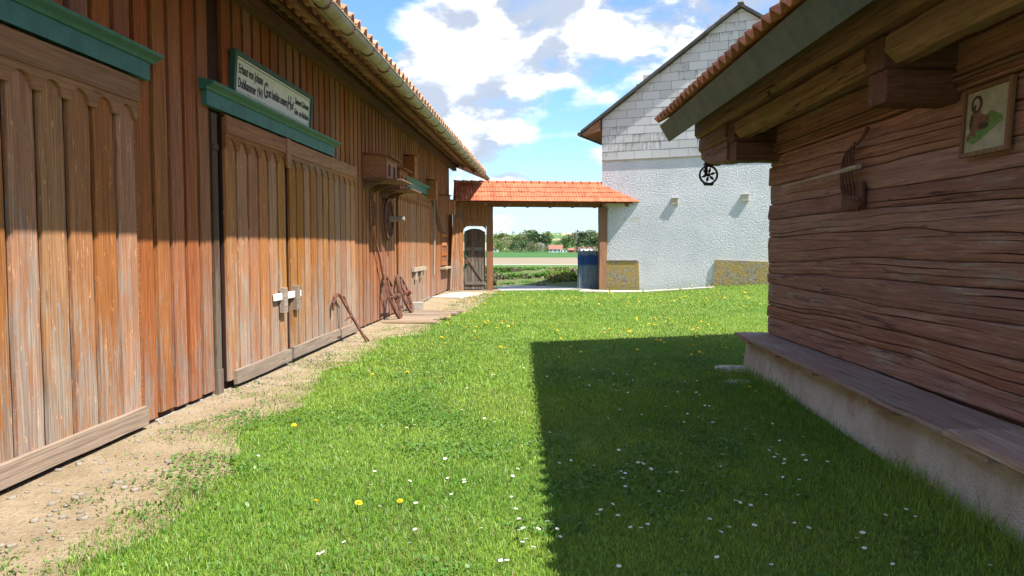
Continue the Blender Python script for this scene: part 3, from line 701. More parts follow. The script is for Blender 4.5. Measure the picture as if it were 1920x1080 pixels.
# plank() thickness runs +x: turned by 90 deg it runs +y
post(ul[0] - .25, ul[1], -.10, .10, -.02, 3.1); post(ul[2] + .03, ul[3], -.12, .10, -.02, 3.0); post(ur0, ur1, -.26, 0, -.05, 2.95)
ob('lintel_beam', box(-1.7, UE - .5, -.11, .09, 2.95, 3.12), M['gatewood'], gate)
for k in range(5): ob('side_board', plank('z', 3.0, .125, .03, 5, .004, 700 + k), M['gatewood'], gate, (-1.72 + .128 * k, .02, .02), (0, 0, R(90)))
nb = 7; wbd = (ul[2] - ul[1]) / nb + .012
for k in range(nb):
    ob('fence_board', plank('z', .70, wbd - .012, .03, 4, .003, 300 + k), M['gatewood'], gate, (ul[1] + .02 + wbd * k + wbd / 2 - .02, -.10, 2.26), (0, 0, R(90)))
ob('board_backing', box(ul[1] - .02, ul[2] + .04, -.066, -.05, 2.3, 2.96), M['back'], gate)
# arched head board over the door
c = (ul[1] + ul[2]) / 2; hw = (ul[2] - ul[1]) / 2
pts = [(c + hw * math.cos(a) * 1.0, 2.10 + .22 * math.sin(a)) for a in np.linspace(math.pi, 0, 13)]
V, Fc = [], []
for (a, z) in pts:
    for yy in (-.135, -.102): V += [(a, yy, z), (a, yy, 2.45)]
for i in range(len(pts) - 1):
    a = i * 4; b = a + 4; Fc += [(a, b, b + 1, a + 1), (a + 2, a + 3, b + 3, b + 2), (a, a + 2, b + 2, b), (a + 1, b + 1, b + 3, a + 3)]
Fc += [(0, 1, 3, 2), (len(V) - 4, len(V) - 2, len(V) - 1, len(V) - 3)]
ob('arched_head', (V, Fc), M['gatewood'], gate)
gd = ob('door', prism([(ul[1] + .03, .05), (ul[2] - .02, .05), (ul[2] - .02, 2.0)] + [(c + (hw - .03) * math.cos(a), 2.0 + .19 * math.sin(a)) for a in np.linspace(.15, math.pi - .15, 10)] + [(ul[1] + .03, 2.0)], 'y', .0, .02), M['back'], gate)
n = 6; wb = (ul[2] - ul[1] - .05) / n
for k in range(n):
    x = ul[1] + .03 + wb * (k + .5); tz = 2.02 + .2 * math.sqrt(max(0, 1 - ((x - c) / hw) ** 2)) - .05
    ob('board', plank('z', tz - .06, wb - .012, .025, 5, .003, 400 + k), M['greydoor'], gd, (x, -.026, .06), (0, 0, R(90)))
for z in (.22, 1.42): ob('crossbar', box(ul[1] + .04, ul[2] - .03, -.062, -.028, z, z + .11), M['greydoor'], gd)
br = cat(prism([(ul[1] + .05, 1.22), (ul[1] + .05, 1.34), (ul[2] - .10, .36), (ul[2] - .04, .335), (ul[2] - .13, .335)], 'y', -.060, -.03))
ob('brace', br, M['greydoor'], gd)
ob('lock_box', box(ul[1] + .05, ul[1] + .17, -.10, -.064, .95, 1.12), M['rust'], gd)
# rafters and roof
for u_ in np.arange(U0 + .2, UE - .3, .83):
    ob('rafter', prism([(0.0, ZR - .12), (-RUN + .05, ZE - .05), (-RUN + .05, ZE - .14), (-RUN + .16, ZE - .12), (0, ZR - .26)], 'x', u_ - .045, u_ + .045), M['gatewood'], gate)
    ob('rafter', prism([(0.0, ZR - .12), (RUN - .05, ZE - .05), (RUN - .05, ZE - .14), (RUN - .16, ZE - .12), (0, ZR - .26)], 'x', u_ - .045, u_ + .045), M['gatewood'], gate)
sl_ang = math.atan2(ZR - ZE, RUN); slen = math.hypot(RUN, ZR - ZE)
deck = ob('roof', cat(prism([(0, ZR - .03), (-RUN, ZE - .02), (-RUN, ZE - .045), (0, ZR - .075), (RUN, ZE - .045), (RUN, ZE - .02)], 'x', U0, UE - .15)), M['gatewood'], gate)
def rib_tile(wd, ln, th=.016, n=12):
    V, Fc = [], []
    for i in range(n + 1):
        t = i / n; x = (t - .5) * wd; z = .016 * abs(math.sin(2 * math.pi * t)) ** .7
        V += [(x, 0, z + th), (x, 0, z), (x, -ln, z + th), (x, -ln, z)]
    for i in range(n):
        a = i * 4; b = a + 4; Fc += [(a, a + 2, b + 2, b), (a + 1, b + 1, b + 3, a + 3), (a + 2, a + 3, b + 3, b + 2), (a, b, b + 1, a + 1)]
    Fc += [(0, 1, 3, 2), (n * 4, n * 4 + 2, n * 4 + 3, n * 4 + 1)]
    return V, Fc
rows, tw2 = 4, .2
rtm = mesh('roof_tile', rib_tile(tw2 + .008, slen / rows + .07), M['tile'])
for side in (0, 1):
    for r_ in range(rows):
        s = slen * r_ / rows; vv = -s * math.cos(sl_ang); zz = ZR - s * math.sin(sl_ang) + .028
        uend = UE - (1 - (r_ + 1) / rows) * 0.55
        u_ = U0 + tw2 / 2
        while u_ < uend:
            if side == 0: put('tile', rtm, deck, (u_, vv, zz + random.uniform(-.003, .003)), (sl_ang - R(4.0), random.uniform(-.01, .01), random.uniform(-.006, .006)))
            elif u_ < 4.1: put('tile', rtm, deck, (u_, -vv, zz), (sl_ang - R(4.0), 0, math.pi))
            u_ += tw2
rdm = mesh('ridge_tile', tube([(0, 0, 0), (.02, 0, .006), (.02, 0, 0), (.32, 0, -.012)], [.10, .105, .095, .085], 10, .8), M['tile'], True)
u_ = U0
while u_ < UE - .75: put('ridge_tile', rdm, deck, (u_, 0, ZR + .02), (0, 0, 0)); u_ += .30
# corrugated sheet leaf
w0, w1 = gpx(1083, 541, .25)[0], gpx(1124, 541, .25)[0]
cs = thing('corrugated_gate_leaf', 'blue-grey corrugated metal sheet gate leaf beside the timber post', 'gate', tuple(GP + gu * w0 + gv * .25), (0, 0, GA))
V, Fc = [], []; N = 80; wd_ = w1 - w0
for i in range(N + 1):
    x = wd_ * i / N; yy = .025 * math.sin(2 * math.pi * 9.5 * i / N)
    for th in (0, .004): V += [(x, yy + th, .02), (x, yy + th, 1.40)]
for i in range(N): a = i * 4; b = a + 4; Fc += [(a, b, b + 1, a + 1), (a + 2, a + 3, b + 3, b + 2), (a + 1, b + 1, b + 3, a + 3)]
ob('sheet', (V, Fc), M['corr'], cs)
ob('frame', cat(box(0, wd_, .035, .075, .25, .31), box(0, wd_, .035, .075, 1.1, 1.16)), M['iron'], cs); ob('hinge', box(wd_ - .06, wd_ + .03, -.05, -.03, .16, .3), M['iron'], cs)

# ------------------------------------------------------------------ WHITE BUILDING (local x along the gable wall, y into the building)
Ew = GP + gu * UE - gv * RUN; WA = R(-22.0)
wdv = np.array([math.cos(WA), math.sin(WA), 0]); wn = np.array([-math.sin(WA), math.cos(WA), 0])
Pc = onpl(1128, 460, Ew, wn); P0 = np.array([Pc[0], Pc[1], 0.0])
def wpx(x, y):
    p = onpl(x, y, P0, wn); return float((p - P0) @ wdv), float(p[2])
wb_ = thing('white_building', 'white roughcast farm building with grey panelled gable', 'building', tuple(P0), (0, 0, WA))
zt = wpx(1128, 301)[1]; ze = wpx(1128, 222)[1]; sa, za = wpx(1390, 14)
WL = sa * 2
def roughwall():
    return cat(box(0, WL, 0, 14, -.3, zt), prism([(0, zt), (WL, zt), (WL, ze), (sa, za - .05), (0, ze)], 'y', .02, 14))
ob('wall', roughwall(), M['roughcast'], wb_)
ob('panel_backing', prism([(0, zt + .01), (WL, zt + .01), (WL, ze), (sa, za - .05), (0, ze)], 'y', .006, .0195), M['iron'], wb_)
# panels
rh, tl = .285, .62; smesh = {}
k = 0; z = zt + .002
def roofline(x): return ze + (za - ze) * (x / sa if x < sa else (WL - x) / sa)
while z < za - .1:
    zt2 = min(z + rh, za - .02)
    x = -.012 - (tl / 2 if k % 2 else 0) - random.uniform(0, .12)
    while x < WL:
        a = max(x, -.012); b = min(x + tl, WL)
        # clip panel with the two roof slopes
        def clip(poly):
            for s in (0, 1):
                out = []
                fn = (lambda p: ze + (za - ze) * p[0] / sa - p[1] - .03) if s == 0 else (lambda p: ze + (za - ze) * (WL - p[0]) / sa - p[1] - .03)
                for i in range(len(poly)):
                    p, q = poly[i], poly[(i + 1) % len(poly)]; fp, fq = fn(p), fn(q)
                    if fp >= 0: out.append(p)
                    if fp * fq < 0: t_ = fp / (fp - fq); out.append((p[0] + (q[0] - p[0]) * t_, p[1] + (q[1] - p[1]) * t_))
                poly = out
                if len(poly) < 3: return None
            return poly
        full_ = [(a + .005, z + .006), (b - .005, z + .006), (b - .005, zt2 - .004), (a + .005, zt2 - .004)]
        pl = clip(full_)
        if pl and b - a > .05:
            whole = len(pl) == 4 and abs(pl[2][1] - full_[2][1]) < 1e-6 and b - a > tl - .01
            if whole and 'w' in smesh: me_ = smesh['w']
            else:
                loc_ = [(p[0] - a, p[1] - z) for p in pl]
                v, f = prism(loc_, 'y', 0, .008)
                v = [(p[0], p[1] - .004 + .004 * (p[2] / rh), p[2]) for p in v]
                me_ = mesh('panel', (v, f), M['slate'])
                if whole: smesh['w'] = me_
            put('panel', me_, wb_, (a, -.006 + random.uniform(-.002, .002), z), (0, random.uniform(-.004, .004), 0))
        x += tl
    z += rh; k += 1
ob('drip_strip', box(-.02, WL, -.04, -.001, zt - .03, zt), M['zinc'], wb_)
# roof with dark verge
def roofslab(sgn):
    t_ = .10; ov = .75
    x0, x1 = (-ov, sa) if sgn < 0 else (WL + ov, sa)
    zl = ze - (za - ze) / sa * ov
    return prism([(x0, zl), (x1, za), (x1, za + t_), (x0, zl + t_)], 'y', -.22, 14.2)
rf = ob('roof', roofslab(-1), M['darkroof'], wb_); ob('roof_slope', roofslab(1), M['darkroof'], wb_)
zl = ze - (za - ze) / sa * .75
ob('soffit', prism([(-.72, zl - .012), (-.05, zl - .012 + (za - ze) / sa * .67), (-.05, ze - .45), (-.62, zl - .10)], 'y', -.16, 14), M['rail'], rf)
ob('gutter', tube([(-.80, -.2, zl - .02), (-.80, 14, zl - .02)], .075, 10), M['darkroof'], rf)
ob('ridge_cap', box(sa - .1, sa + .1, -.24, 14.2, za + .1, za + .13), M['zinc'], rf)
for (x, y_) in ((1266, 378), (1398, 371)):
    s_, z_ = wpx(x, y_)
    v_ = ob('vent', cat(box(s_ - .11, s_ + .11, -.06, .0, z_ - .10, z_ + .10), box(s_ - .13, s_ + .13, -.075, 0, z_ + .101, z_ + .13)), M['slab'], wb_)
def stone_patch(pxs):
    pts = [wpx(*p) for p in pxs]
    pts = [(a, z) for a, z in pts]
    v, f = prism(pts, 'y', -.05, .0)
    return ob('stone_footing', (v, f), M['lichen'], wb_)
stone_patch([(1137, 545), (1200, 545), (1198, 491), (1137, 489)]); stone_patch([(1335, 545), (1470, 545), (1470, 492), (1342, 487)])
ob('footing_ledge', box(wpx(1137, 490)[0], wpx(1197, 490)[0], -.065, 0, wpx(1137, 489)[1], wpx(1137, 489)[1] + .04), M['stone'], wb_)

# ------------------------------------------------------------------ LOG HOUSE (local x = into the house, y = along)
HA = R(2.25); HL = 3.155
HM = Matrix.Rotation(HA, 4, 'Z') @ Matrix.Translation((HL, 0, 0))
house = thing('log_house', 'old dark log house with tiled roof overhang and cement plinth', 'log house', tuple(HM.translation), (0, 0, HA))
HY0, HY1 = -1.5, 9.5
ob('light_leak_fill', cat(box(.06, 6.0, HY0, HY1 - .04, .3, 3.35)), M['beam'], house)  # solid fill inside the house, added so no light leaks through
NL = 11; ZB, ZTOP = .482, 2.70
yg = np.linspace(HY0, HY1, 110)
seams = []
for k in range(NL + 1):
    t = k / NL; s = ZB + (ZTOP - ZB) * t
    wv = (0 if k in (0, NL) else 1)
    slope = wv * random.uniform(-.016, .016)
    seams.append(s + wv * (slope * (yg - 5) + float(1) * .10 * (vnoise(yg, k * 7.1, .35) - .5) + .03 * (vnoise(yg, k * 3.7 + 50, 1.7) - .5)))
def log_piece(k):
    lo, hi = seams[k], seams[k + 1]; NS = 220; y1 = HY1 + (.02 if k % 2 else -.015)
    ysl = np.linspace(HY0, y1, NS); lo = np.interp(ysl, yg, lo); hi = np.interp(ysl, yg, hi); off = random.uniform(-.007, .007)
    g_ = .0008 + .013 * np.clip(vnoise(ysl, k * 5.3, .9) - .35, 0, 1) ** 1.3
    cols_ = [(np.zeros(NS), np.full(NS, .022)), (np.full(NS, .02), np.full(NS, .003)), (np.full(NS, .09), np.full(NS, -.003))]
    for c0_, sd in ((random.uniform(.22, .42), 1), (random.uniform(.58, .80), 2)):
        tc = c0_ + .16 * (vnoise(ysl, k * 9.1 + sd * 40, .45) - .5) + .07 * (vnoise(ysl, k * 4.4 + sd * 17, 1.9) - .5) + random.uniform(-.012, .012) * (ysl - 5)
        tc = np.clip(tc, .14 if sd == 1 else .54, .50 if sd == 1 else .88)
        env = np.clip((vnoise(ysl, k * 6.3 + sd * 23, .55) - .42) * 3.2, 0, 1); wd_c = .004 + .030 * env
        cols_ += [(tc - wd_c, np.full(NS, -.006)), (tc + wd_c * .1, -.006 + .040 * env), (tc + wd_c, np.full(NS, -.005))]
    cols_ += [(np.full(NS, .93), np.full(NS, -.003)), (np.full(NS, .98), np.full(NS, .003)), (np.ones(NS), np.full(NS, .022))]
    P = []
    for t, x in cols_:
        z_ = lo + g_ * .5 + (hi - lo - g_) * t
        x_ = x + off + .016 * (vnoise(ysl, z_ * 6, 1.4) - .5) + .008 * (vnoise(ysl * 3, z_ * 30, 2.0) - .5) + .005 * (vnoise(ysl * 9, z_ * 60, 2.0) - .5)
        P.append(np.stack([x_, ysl, z_], 1))
    P.append(np.stack([np.full(NS, .07), ysl, hi - g_], 1)); P.append(np.stack([np.full(NS, .07), ysl, lo + g_], 1))
    st = len(P); V = np.stack(P, 1).reshape(-1, 3).tolist(); Fc = []
    for i in range(NS - 1):
        for j in range(st): a = i * st + j; b = i * st + (j + 1) % st; Fc.append((b, a, a + st, b + st))
    Fc.append(tuple(range(st))); Fc.append(tuple(reversed(range((NS - 1) * st, NS * st))))
    return V, Fc
for k in range(NL): ob('log', log_piece(k), M['log'], house)
# ends of the gable wall logs at the corner
for k in range(NL):
    lo, hi = float(seams[k][-1]), float(seams[k + 1][-1])
    ob('log_end', box(.03 + .02 * (k % 2), .2, HY1 + .004, HY1 + .055 + .02 * random.random(), lo + .015, hi - .015), M['log'], house)
ob('gable_wall', cat(box(.032, 6.0, HY1 - .039, HY1 + .003, .3, 3.3), prism([(.08, 3.3), (6.0, 3.3), (6, 5.4)], 'y', HY1 - .039, HY1 + .003)), M['log'], house)
ob('top_beam', plank('y', HY1 - HY0 + .02, .335, .03, 30, .006, 5), M['log'], house, (.0, HY0, 2.87), (0, 0, 0)).scale = (-1, 1, 1)
for k, z in enumerate((2.735, 2.775, 2.812)):
    ob('moulding', prism([(0, z - .014), (-.045 - .012 * k, z - .010), (-.05 - .012 * k, z + .008), (0, z + .015)], 'y', HY0, HY1 + .02), M['beam'], house)
ob('upper_wall', plank('y', HY1 - HY0, .3, .03, 20, .006, 6), M['beam'], house, (.03, HY0, 3.2)).scale = (-1, 1, 1)
lx = lambda l: l - HL
def hewn(x0, x1, y0, y1, z0, z1, ch, seed, nseg=24, wob=.012):
    r = random.Random(seed); V, Fc = [], []
    out = [(x0, z0 + ch), (x0 + ch, z0), (x1 - ch, z0), (x1, z0 + ch), (x1, z1 - ch * .6), (x1 - ch * .6, z1), (x0 + ch * .6, z1), (x0, z1 - ch * .6)]
    for i in range(nseg + 1):
        y_ = y0 + (y1 - y0) * i / nseg; dx, dz = r.uniform(-wob, wob) * .5, r.uniform(-wob, wob) * .5
        for p in out: V.append((p[0] + dx + r.uniform(-wob, wob) * .3, y_, p[1] + dz + r.uniform(-wob, wob) * .3))
    for i in range(nseg):
        for j in range(8): a = i * 8 + j; b = i * 8 + (j + 1) % 8; Fc.append((a, a + 8, b + 8, b))
    Fc.append(tuple(range(8))); Fc.append(tuple(reversed(range(nseg * 8, nseg * 8 + 8))))
    return V, Fc
for k, y_ in enumerate((9.2, 5.45, 1.7)):
    for z0, z1, o_ in ((2.63, 2.865, 0), (2.868, 3.10, .02)):
        v, f = hewn(-y_ - .29, -y_, lx(2.63) - o_, .05, z0, z1, .03, 20 + k, 5)
        v = [(p[1], -p[0], p[2]) for p in v]; ob('cross_beam', (v, f), M['beamx'], house)
for a, b in ((5.75, 9.18), (2.0, 5.44), (HY0, 1.69)): ob('purlin', hewn(lx(2.60), lx(2.86), a, b, 2.90, 3.13, .075, int(a * 10), 20), M['mossbeam'], house)
ob('wall_purlin', hewn(lx(2.52), lx(2.80), HY0, 10.9, 3.135, 3.40, .04, 77, 34), M['beam'], house)
v, f = hewn(lx(2.60), lx(2.86), 9.5, 10.85, 2.66, 2.93, .03, 91, 10)
v = [(p[0], p[1], p[2] + (max(0, p[1] - 9.9) ** 1.5 * .16 if p[2] < 2.75 else 0)) for p in v]; ob('console_beam', (v, f), M['beam'], house)
ob('console_beam', hewn(lx(2.58), lx(2.85), 9.5, 10.92, 2.935, 3.13, .03, 92, 10), M['beam'], house)
# roof
RS = .60; LE, ZEV = 1.99, 3.33; HR1 = 11.0
rz = lambda l: ZEV + RS * (l - LE)
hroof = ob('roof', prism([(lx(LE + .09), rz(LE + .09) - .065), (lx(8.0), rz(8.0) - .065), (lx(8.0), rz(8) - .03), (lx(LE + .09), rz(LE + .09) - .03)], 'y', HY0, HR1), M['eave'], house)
ob('roof_covering', prism([(lx(LE + 1.1), rz(LE + 1.1) - .027), (lx(8.0), rz(8.0) - .027), (lx(8.0), rz(8) + .05), (lx(LE + 1.1), rz(LE + 1.1) + .05)], 'y', HY0, HR1 + .03), M['oldtile'], hroof)
for k, y_ in enumerate(np.arange(HY0 + .3, HR1, .98)):
    ob('rafter', prism([(lx(LE + .14), rz(LE + .14) - .07), (lx(3.6), rz(3.6) - .07), (lx(3.6), rz(3.6) - .2), (lx(2.6), rz(2.6) - .21), (lx(LE + .2), rz(LE + .2) - .2)], 'y', y_ - .07, y_ + .07), M['beam'], hroof)
nrm = Vector((-RS, 0, 1)).normalized(); dwn = Vector((-1, 0, -RS)).normalized()
e0 = Vector((lx(LE + .04), 0, rz(LE + .04) - .02))
fp = [e0, e0 - nrm * .27, e0 - nrm * .27 - dwn * .03, e0 - dwn * .03]
seg = [(HY0, .9), (.905, 3.4), (3.405, 5.9), (5.905, 8.4), (8.405, HR1)]
for a, b in seg: ob('fascia', prism([(p.x, p.z) for p in fp], 'y', a, b), M['fascia'], hroof)
vp_ = [(lx(LE + .06), rz(LE + .06) - .03), (lx(8), rz(8) - .03), (lx(8), rz(8) - .24), (lx(LE + .16), rz(LE + .16) - .24)]
ob('verge_board', prism(vp_, 'y', HR1 + .002, HR1 + .03), M['beam'], hroof)
tmh = mesh('eave_tile', wavy_tile(.226, .45, .038, .024, 10, math.pi / 2), M['oldtile'], True)
for row in range(3):
    y_ = HY0 + .11
    while y_ < HR1 + .02:
        l0 = LE + .40 + row * .34 - .03
        o = put('tile', tmh, hroof, (lx(l0), y_ + random.uniform(-.004, .004), rz(l0) + .035 + random.uniform(-.004, .004)), (0, 0, 0))
        o.rotation_euler = (0, -math.atan(RS) + R(3), 0); o.rotation_euler = (random.uniform(-.02, .02), math.atan(RS) - R(3), math.pi + random.uniform(-.015, .015))
        y_ += .218
# plinth (stands a little askew to the logs)
Hinv = HM.inverted()
def loc_h(p): return tuple(Hinv @ Vector(p))
V, Fc = [], []; ysP = np.linspace(-1.5, 9.75, 46)
for y_ in ysP:
    for (x, z) in ((2.50, -.15), (2.515, .12), (2.555, .35), (2.57, .438), (3.2, .439)):
        V.append(loc_h((x + .03 * (float(vnoise(y_, z * 5, 1.5)) - .5), y_, z)))
for i in range(45):
    for j in range(4): a = i * 5 + j; Fc.append((a + 1, a, a + 5, a + 6))
e = len(V); V += [loc_h((8.5, 9.75, -.15)), loc_h((8.5, 9.75, .439))]
l_ = 45 * 5; Fc.append((l_ + 4, l_ + 3, l_ + 2, l_ + 1, l_, e, e + 1))
ob('plinth', (V, Fc), M['plinth'], house, smooth=True)
def corner_rock(): return rock(.16, .2, .3, 5)
# bench board along the plinth
bench = thing('wall_bench', 'long weathered plank bench along the log house plinth', 'bench', (2.44, 4.02, .44))
def benchboard(a, b, seed):
    v, f = plank('y', b - a, .50, .036, 24, .006, seed); return [(p[2], p[1], p[0]) for p in v], [tuple(reversed(q)) for q in f]
for a, b, s in ((-5.4, .62, 3), (.626, 5.78, 4)):
    v, f = benchboard(a, b, s); ob('seat_board', (v, f), M['bench'], bench, (.25 - .03, a, .0))
for y_ in (5.2, 4.1, 3.0, 1.35, .2, -1.0): ob('support', prism([(.0, -.05), (.45, -.05), (.45, -.003), (.0, -.003)], 'y', y_, y_ + .42), M['bench'], bench)

def on_house(name, label, c_, lxv, ly, z, rot=(0, 0, 0)):
    p = HM @ Vector((lxv, ly, z)); return thing(name, label, c_, tuple(p), (rot[0], rot[1], HA + rot[2]))
# picture (local x = out of the wall is -x)
pc = on_house('framed_picture', 'small framed picture of a brown animal on green hung on the log wall', 'picture', -.035, 4.85, 2.24, (0, R(3), 0))
PW, PH = .46, .41
m_, t_, b_ = newmat('painted_panel'); oc = t_.n('TexCoord').outputs['Object']
L(t_, t_.mix(t_.rng(t_.noise(oc, 9, 6, .7), .35, .7), (.33, .28, .17), (.44, .39, .26)), b_.inputs['Base Color']); b_.inputs['Roughness'].default_value = .6
ob('panel', box(-.012, 0, .0, PW, 0, PH), m_, pc)
for a in ((-.03, -.001, -.03, -.001, -.03, PH + .03), (-.03, -.001, PW + .001, PW + .03, -.03, PH + .03)): ob('frame_side', box(*a), M['frame'], pc)
for a in ((-.028, -.001, 0, PW, -.03, -.001), (-.028, -.001, 0, PW, PH + .001, PH + .028)): ob('frame_rail', box(*a), M['frame'], pc)
def blotch(pts, x, mat, nm): 
    # outline in panel fractions, u from far edge (left in view) to near
    ob(nm, prism([(PW * (1 - a), PH * b) for a, b in pts], 'x', x, x + .001), mat, pc)
grn = plain('picture_green', (.11, .19, .04), (.16, .25, .06), 14, .7, 0); brw = plain('picture_brown', (.14, .06, .03), (.26, .12, .06), 26, .7, 0); drk = plain('picture_dark_brown', (.045, .025, .02), (.09, .05, .035), 26, .7, 0); lgt = plain('picture_cream', (.35, .26, .17), (.45, .35, .24), 30, .7, 0)
blotch([(.04, .20), (.22, .12), (.88, .42), (.86, .50), (.60, .62), (.45, .56), (.06, .30)], -.0145, grn, 'green_patch')
el_ = lambda cx, cy, rx, ry, n=14, a0=0: [(cx + rx * math.cos(a), cy + ry * math.sin(a)) for a in np.linspace(0, 2 * math.pi, n, endpoint=False)]
blotch([(.12, .62), (.10, .45), (.14, .33), (.05, .22), (.10, .20), (.19, .30), (.22, .22), (.27, .24), (.26, .34), (.45, .34), (.56, .42), (.57, .52), (.48, .57), (.38, .60), (.33, .68), (.2, .68)], -.016, brw, 'animal_body')
blotch(el_(.24, .78, .13, .15), -.0165, drk, 'animal_mane'); blotch(el_(.25, .78, .075, .10), -.018, lgt, 'animal_face'); blotch(el_(.22, .73, .03, .05), -.019, drk, 'animal_muzzle')
blotch([(.14, .62), (.10, .45), (.14, .34), (.17, .45), (.18, .6)], -.018, drk, 'animal_chest'); blotch(el_(.44, .40, .12, .05), -.018, drk, 'animal_haunch')
# hay tool on the wall
hf = on_house('hay_grapple', 'rusty tined iron hay tool with wooden handle fixed to the log wall', 'tool', -.06, 7.07, 2.28)
ob('handle', tube([(-.045, 1.68, .0), (-.05, .4, .015), (-.05, -.28, .03)], [.013, .02, .024], 8), M['bench'], hf)
for k in range(4):
    y_ = .12 - k * .065; ob('tine', tube([(-.0, y_, -.20 - .01 * k), (-.035, y_ - .01, 0), (-.005, y_, .21 + .02 * k)], .011, 6), M['rust'], hf)
ob('bow', tube([(-.02, -.37, .36), (-.04, -.32, .28), (-.03, -.18, .24), (-.02, .05, .20), (-.02, .15, .10), (-.02, .16, 0), (-.02, .15, -.14), (-.02, .1, -.20), (-.02, -.1, -.24), (-.03, -.26, -.26), (-.04, -.30, -.32), (-.03, -.24, -.36)], [.022, .014] + [.014] * 8 + [.016, .018], 7), M['rust'], hf)
ob('plate', box(.005, .03, -.24, .2, -.34, -.10), M['rust'], hf)
# pulley
pu = on_house('pulley_wheel', 'small iron star-spoked pulley wheel hanging under the eave beam', 'pulley', lx(2.68), 10.72, 2.60)
rad = .135
V, Fc = [], []; n = 28
for a in np.linspace(0, 2 * math.pi, n, endpoint=False):
    for (yy, rr) in ((-.02, rad), (.02, rad), (.02, rad - .022), (-.02, rad - .022)): V.append((rr * math.cos(a), yy, rr * math.sin(a)))
for i in range(n):
    for j in range(4): a = i * 4 + j; b = i * 4 + (j + 1) % 4; c_ = ((i + 1) % n) * 4; Fc.append((a, c_ + j, c_ + (j + 1) % 4, b))
ob('rim', (V, Fc), M['iron'], pu)
for k in range(6):
    a = k * math.pi / 3 + .3; d_ = Vector((math.cos(a), 0, math.sin(a))); s_ = Vector((-math.sin(a), 0, math.cos(a)))
    pts = [d_ * .012, d_ * .06 + s_ * .02, d_ * (rad - .023), d_ * .06 - s_ * .02]
    v = [(p.x, -.012, p.z) for p in pts] + [(p.x, .012, p.z) for p in pts]; ob('spoke', (v, [(3, 2, 1, 0), (4, 5, 6, 7)] + [(i, (i + 1) % 4, (i + 1) % 4 + 4, i + 4) for i in range(4)]), M['iron'], pu)
ob('hub', tube([(0, -.035, 0), (0, .035, 0)], .022, 8), M['iron'], pu)
ob('bracket', cat(box(-.05, -.02, -.04, -.028, -.02, .24), box(-.05, -.02, .028, .04, -.02, .24), box(-.06, .16, -.05, .05, .13, .165)), M['iron'], pu)
ob('weight', prism([(-.08, -.10), (-.05, -.15), (.06, -.15), (.08, -.09), (.03, -.115), (-.04, -.11)], 'y', -.035, .035), M['iron'], pu)
# loose stones by the plinth corner
for (x, y_, s, lab) in ((2.36, 9.7, .2, 'flat pale stone in the grass beside the plinth corner'), (2.22, 8.8, .13, 'smaller pale stone in front of the plinth corner')):
    tag(ob('stone', rock(s * 1.2, s, s * .3, int(x * 100)), M['slab'], None, (x, y_, -.02), smooth=True), lab, 'stone')

# ------------------------------------------------------------------ background: trees, houses, crane
M['leafA'] = leafmat('leaf_fresh', None, (.11, .17, .045), (.18, .25, .07))
M['leafB'] = leafmat('leaf_dark', None, (.055, .095, .04), (.09, .14, .055))
M['leafC'] = leafmat('leaf_olive', None, (.17, .175, .085), (.25, .24, .12))
M['leafD'] = leafmat('leaf_blossom', None, (.32, .33, .26), (.45, .44, .38))
def tree(x, y, h, w, mat, label, cards=700, conifer=False, seed=0, bare=.12):
    r = np.random.default_rng(seed); z0 = float(terr_z(x, y)) - .2
    t = thing('conifer_tree' if conifer else 'tree', label, 'tree', (x, y, z0), group='trees in the far valley')
    limbs = [tube([(0, 0, 0), (w * .02, 0, h * .3), (0, w * .02, h * .7)], [h * .022, h * .017, h * .006], 6)]
    for k in range(5):
        a = r.random() * 6.28; zz = h * (.25 + .1 * k); limbs.append(tube([(0, 0, zz), (math.cos(a) * w * .18, math.sin(a) * w * .18, zz + h * .12), (math.cos(a) * w * .34, math.sin(a) * w * .34, zz + h * .2)], [h * .009, h * .006, h * .002], 5))
    ob('trunk', cat(*limbs), M['bark'], t)
    V, Fc = [], []; nc = 16; cl = []
    for k in range(nc):
        if conifer: tt = k / nc; cl.append((r.normal() * w * .06, r.normal() * w * .06, h * (.12 + .85 * tt), w * .45 * (1 - tt) + w * .05, h * .06))
        else:
            a = r.random() * 6.28; q = math.sqrt(r.random()) * w * .36; tt = r.random()
            zz = h * (bare + .15 + (.80 - bare) * tt); q *= (1.05 - .75 * max(0, tt - .4) / .6); rr = w * (.13 + .10 * r.random())
            cl.append((math.cos(a) * q, math.sin(a) * q, min(zz, h - rr * .7), rr, rr * .75))
    for i in range(cards):
        c_ = cl[int(r.integers(nc))]; d = r.normal(size=3); d /= np.linalg.norm(d); d *= (.55 + .5 * r.random())
        p = np.array([c_[0] + d[0] * c_[3], c_[1] + d[1] * c_[3], c_[2] + d[2] * c_[4]])
        a = r.normal(size=3); a /= np.linalg.norm(a); b = np.cross(a, r.normal(size=3)); b /= np.linalg.norm(b); s = h * (.03 + .035 * r.random())
        n = len(V); V += [tuple(p + a * s), tuple(p + b * s * .8), tuple(p - a * s), tuple(p - b * s * .8)]; Fc.append((n, n + 1, n + 2, n + 3))
    ob('crown', (V, Fc), M[mat], t)
def at(px, D): # world x at picture column for a distance along +y
    r_ = ray(px, 460); return float(r_[0] / r_[1] * D)
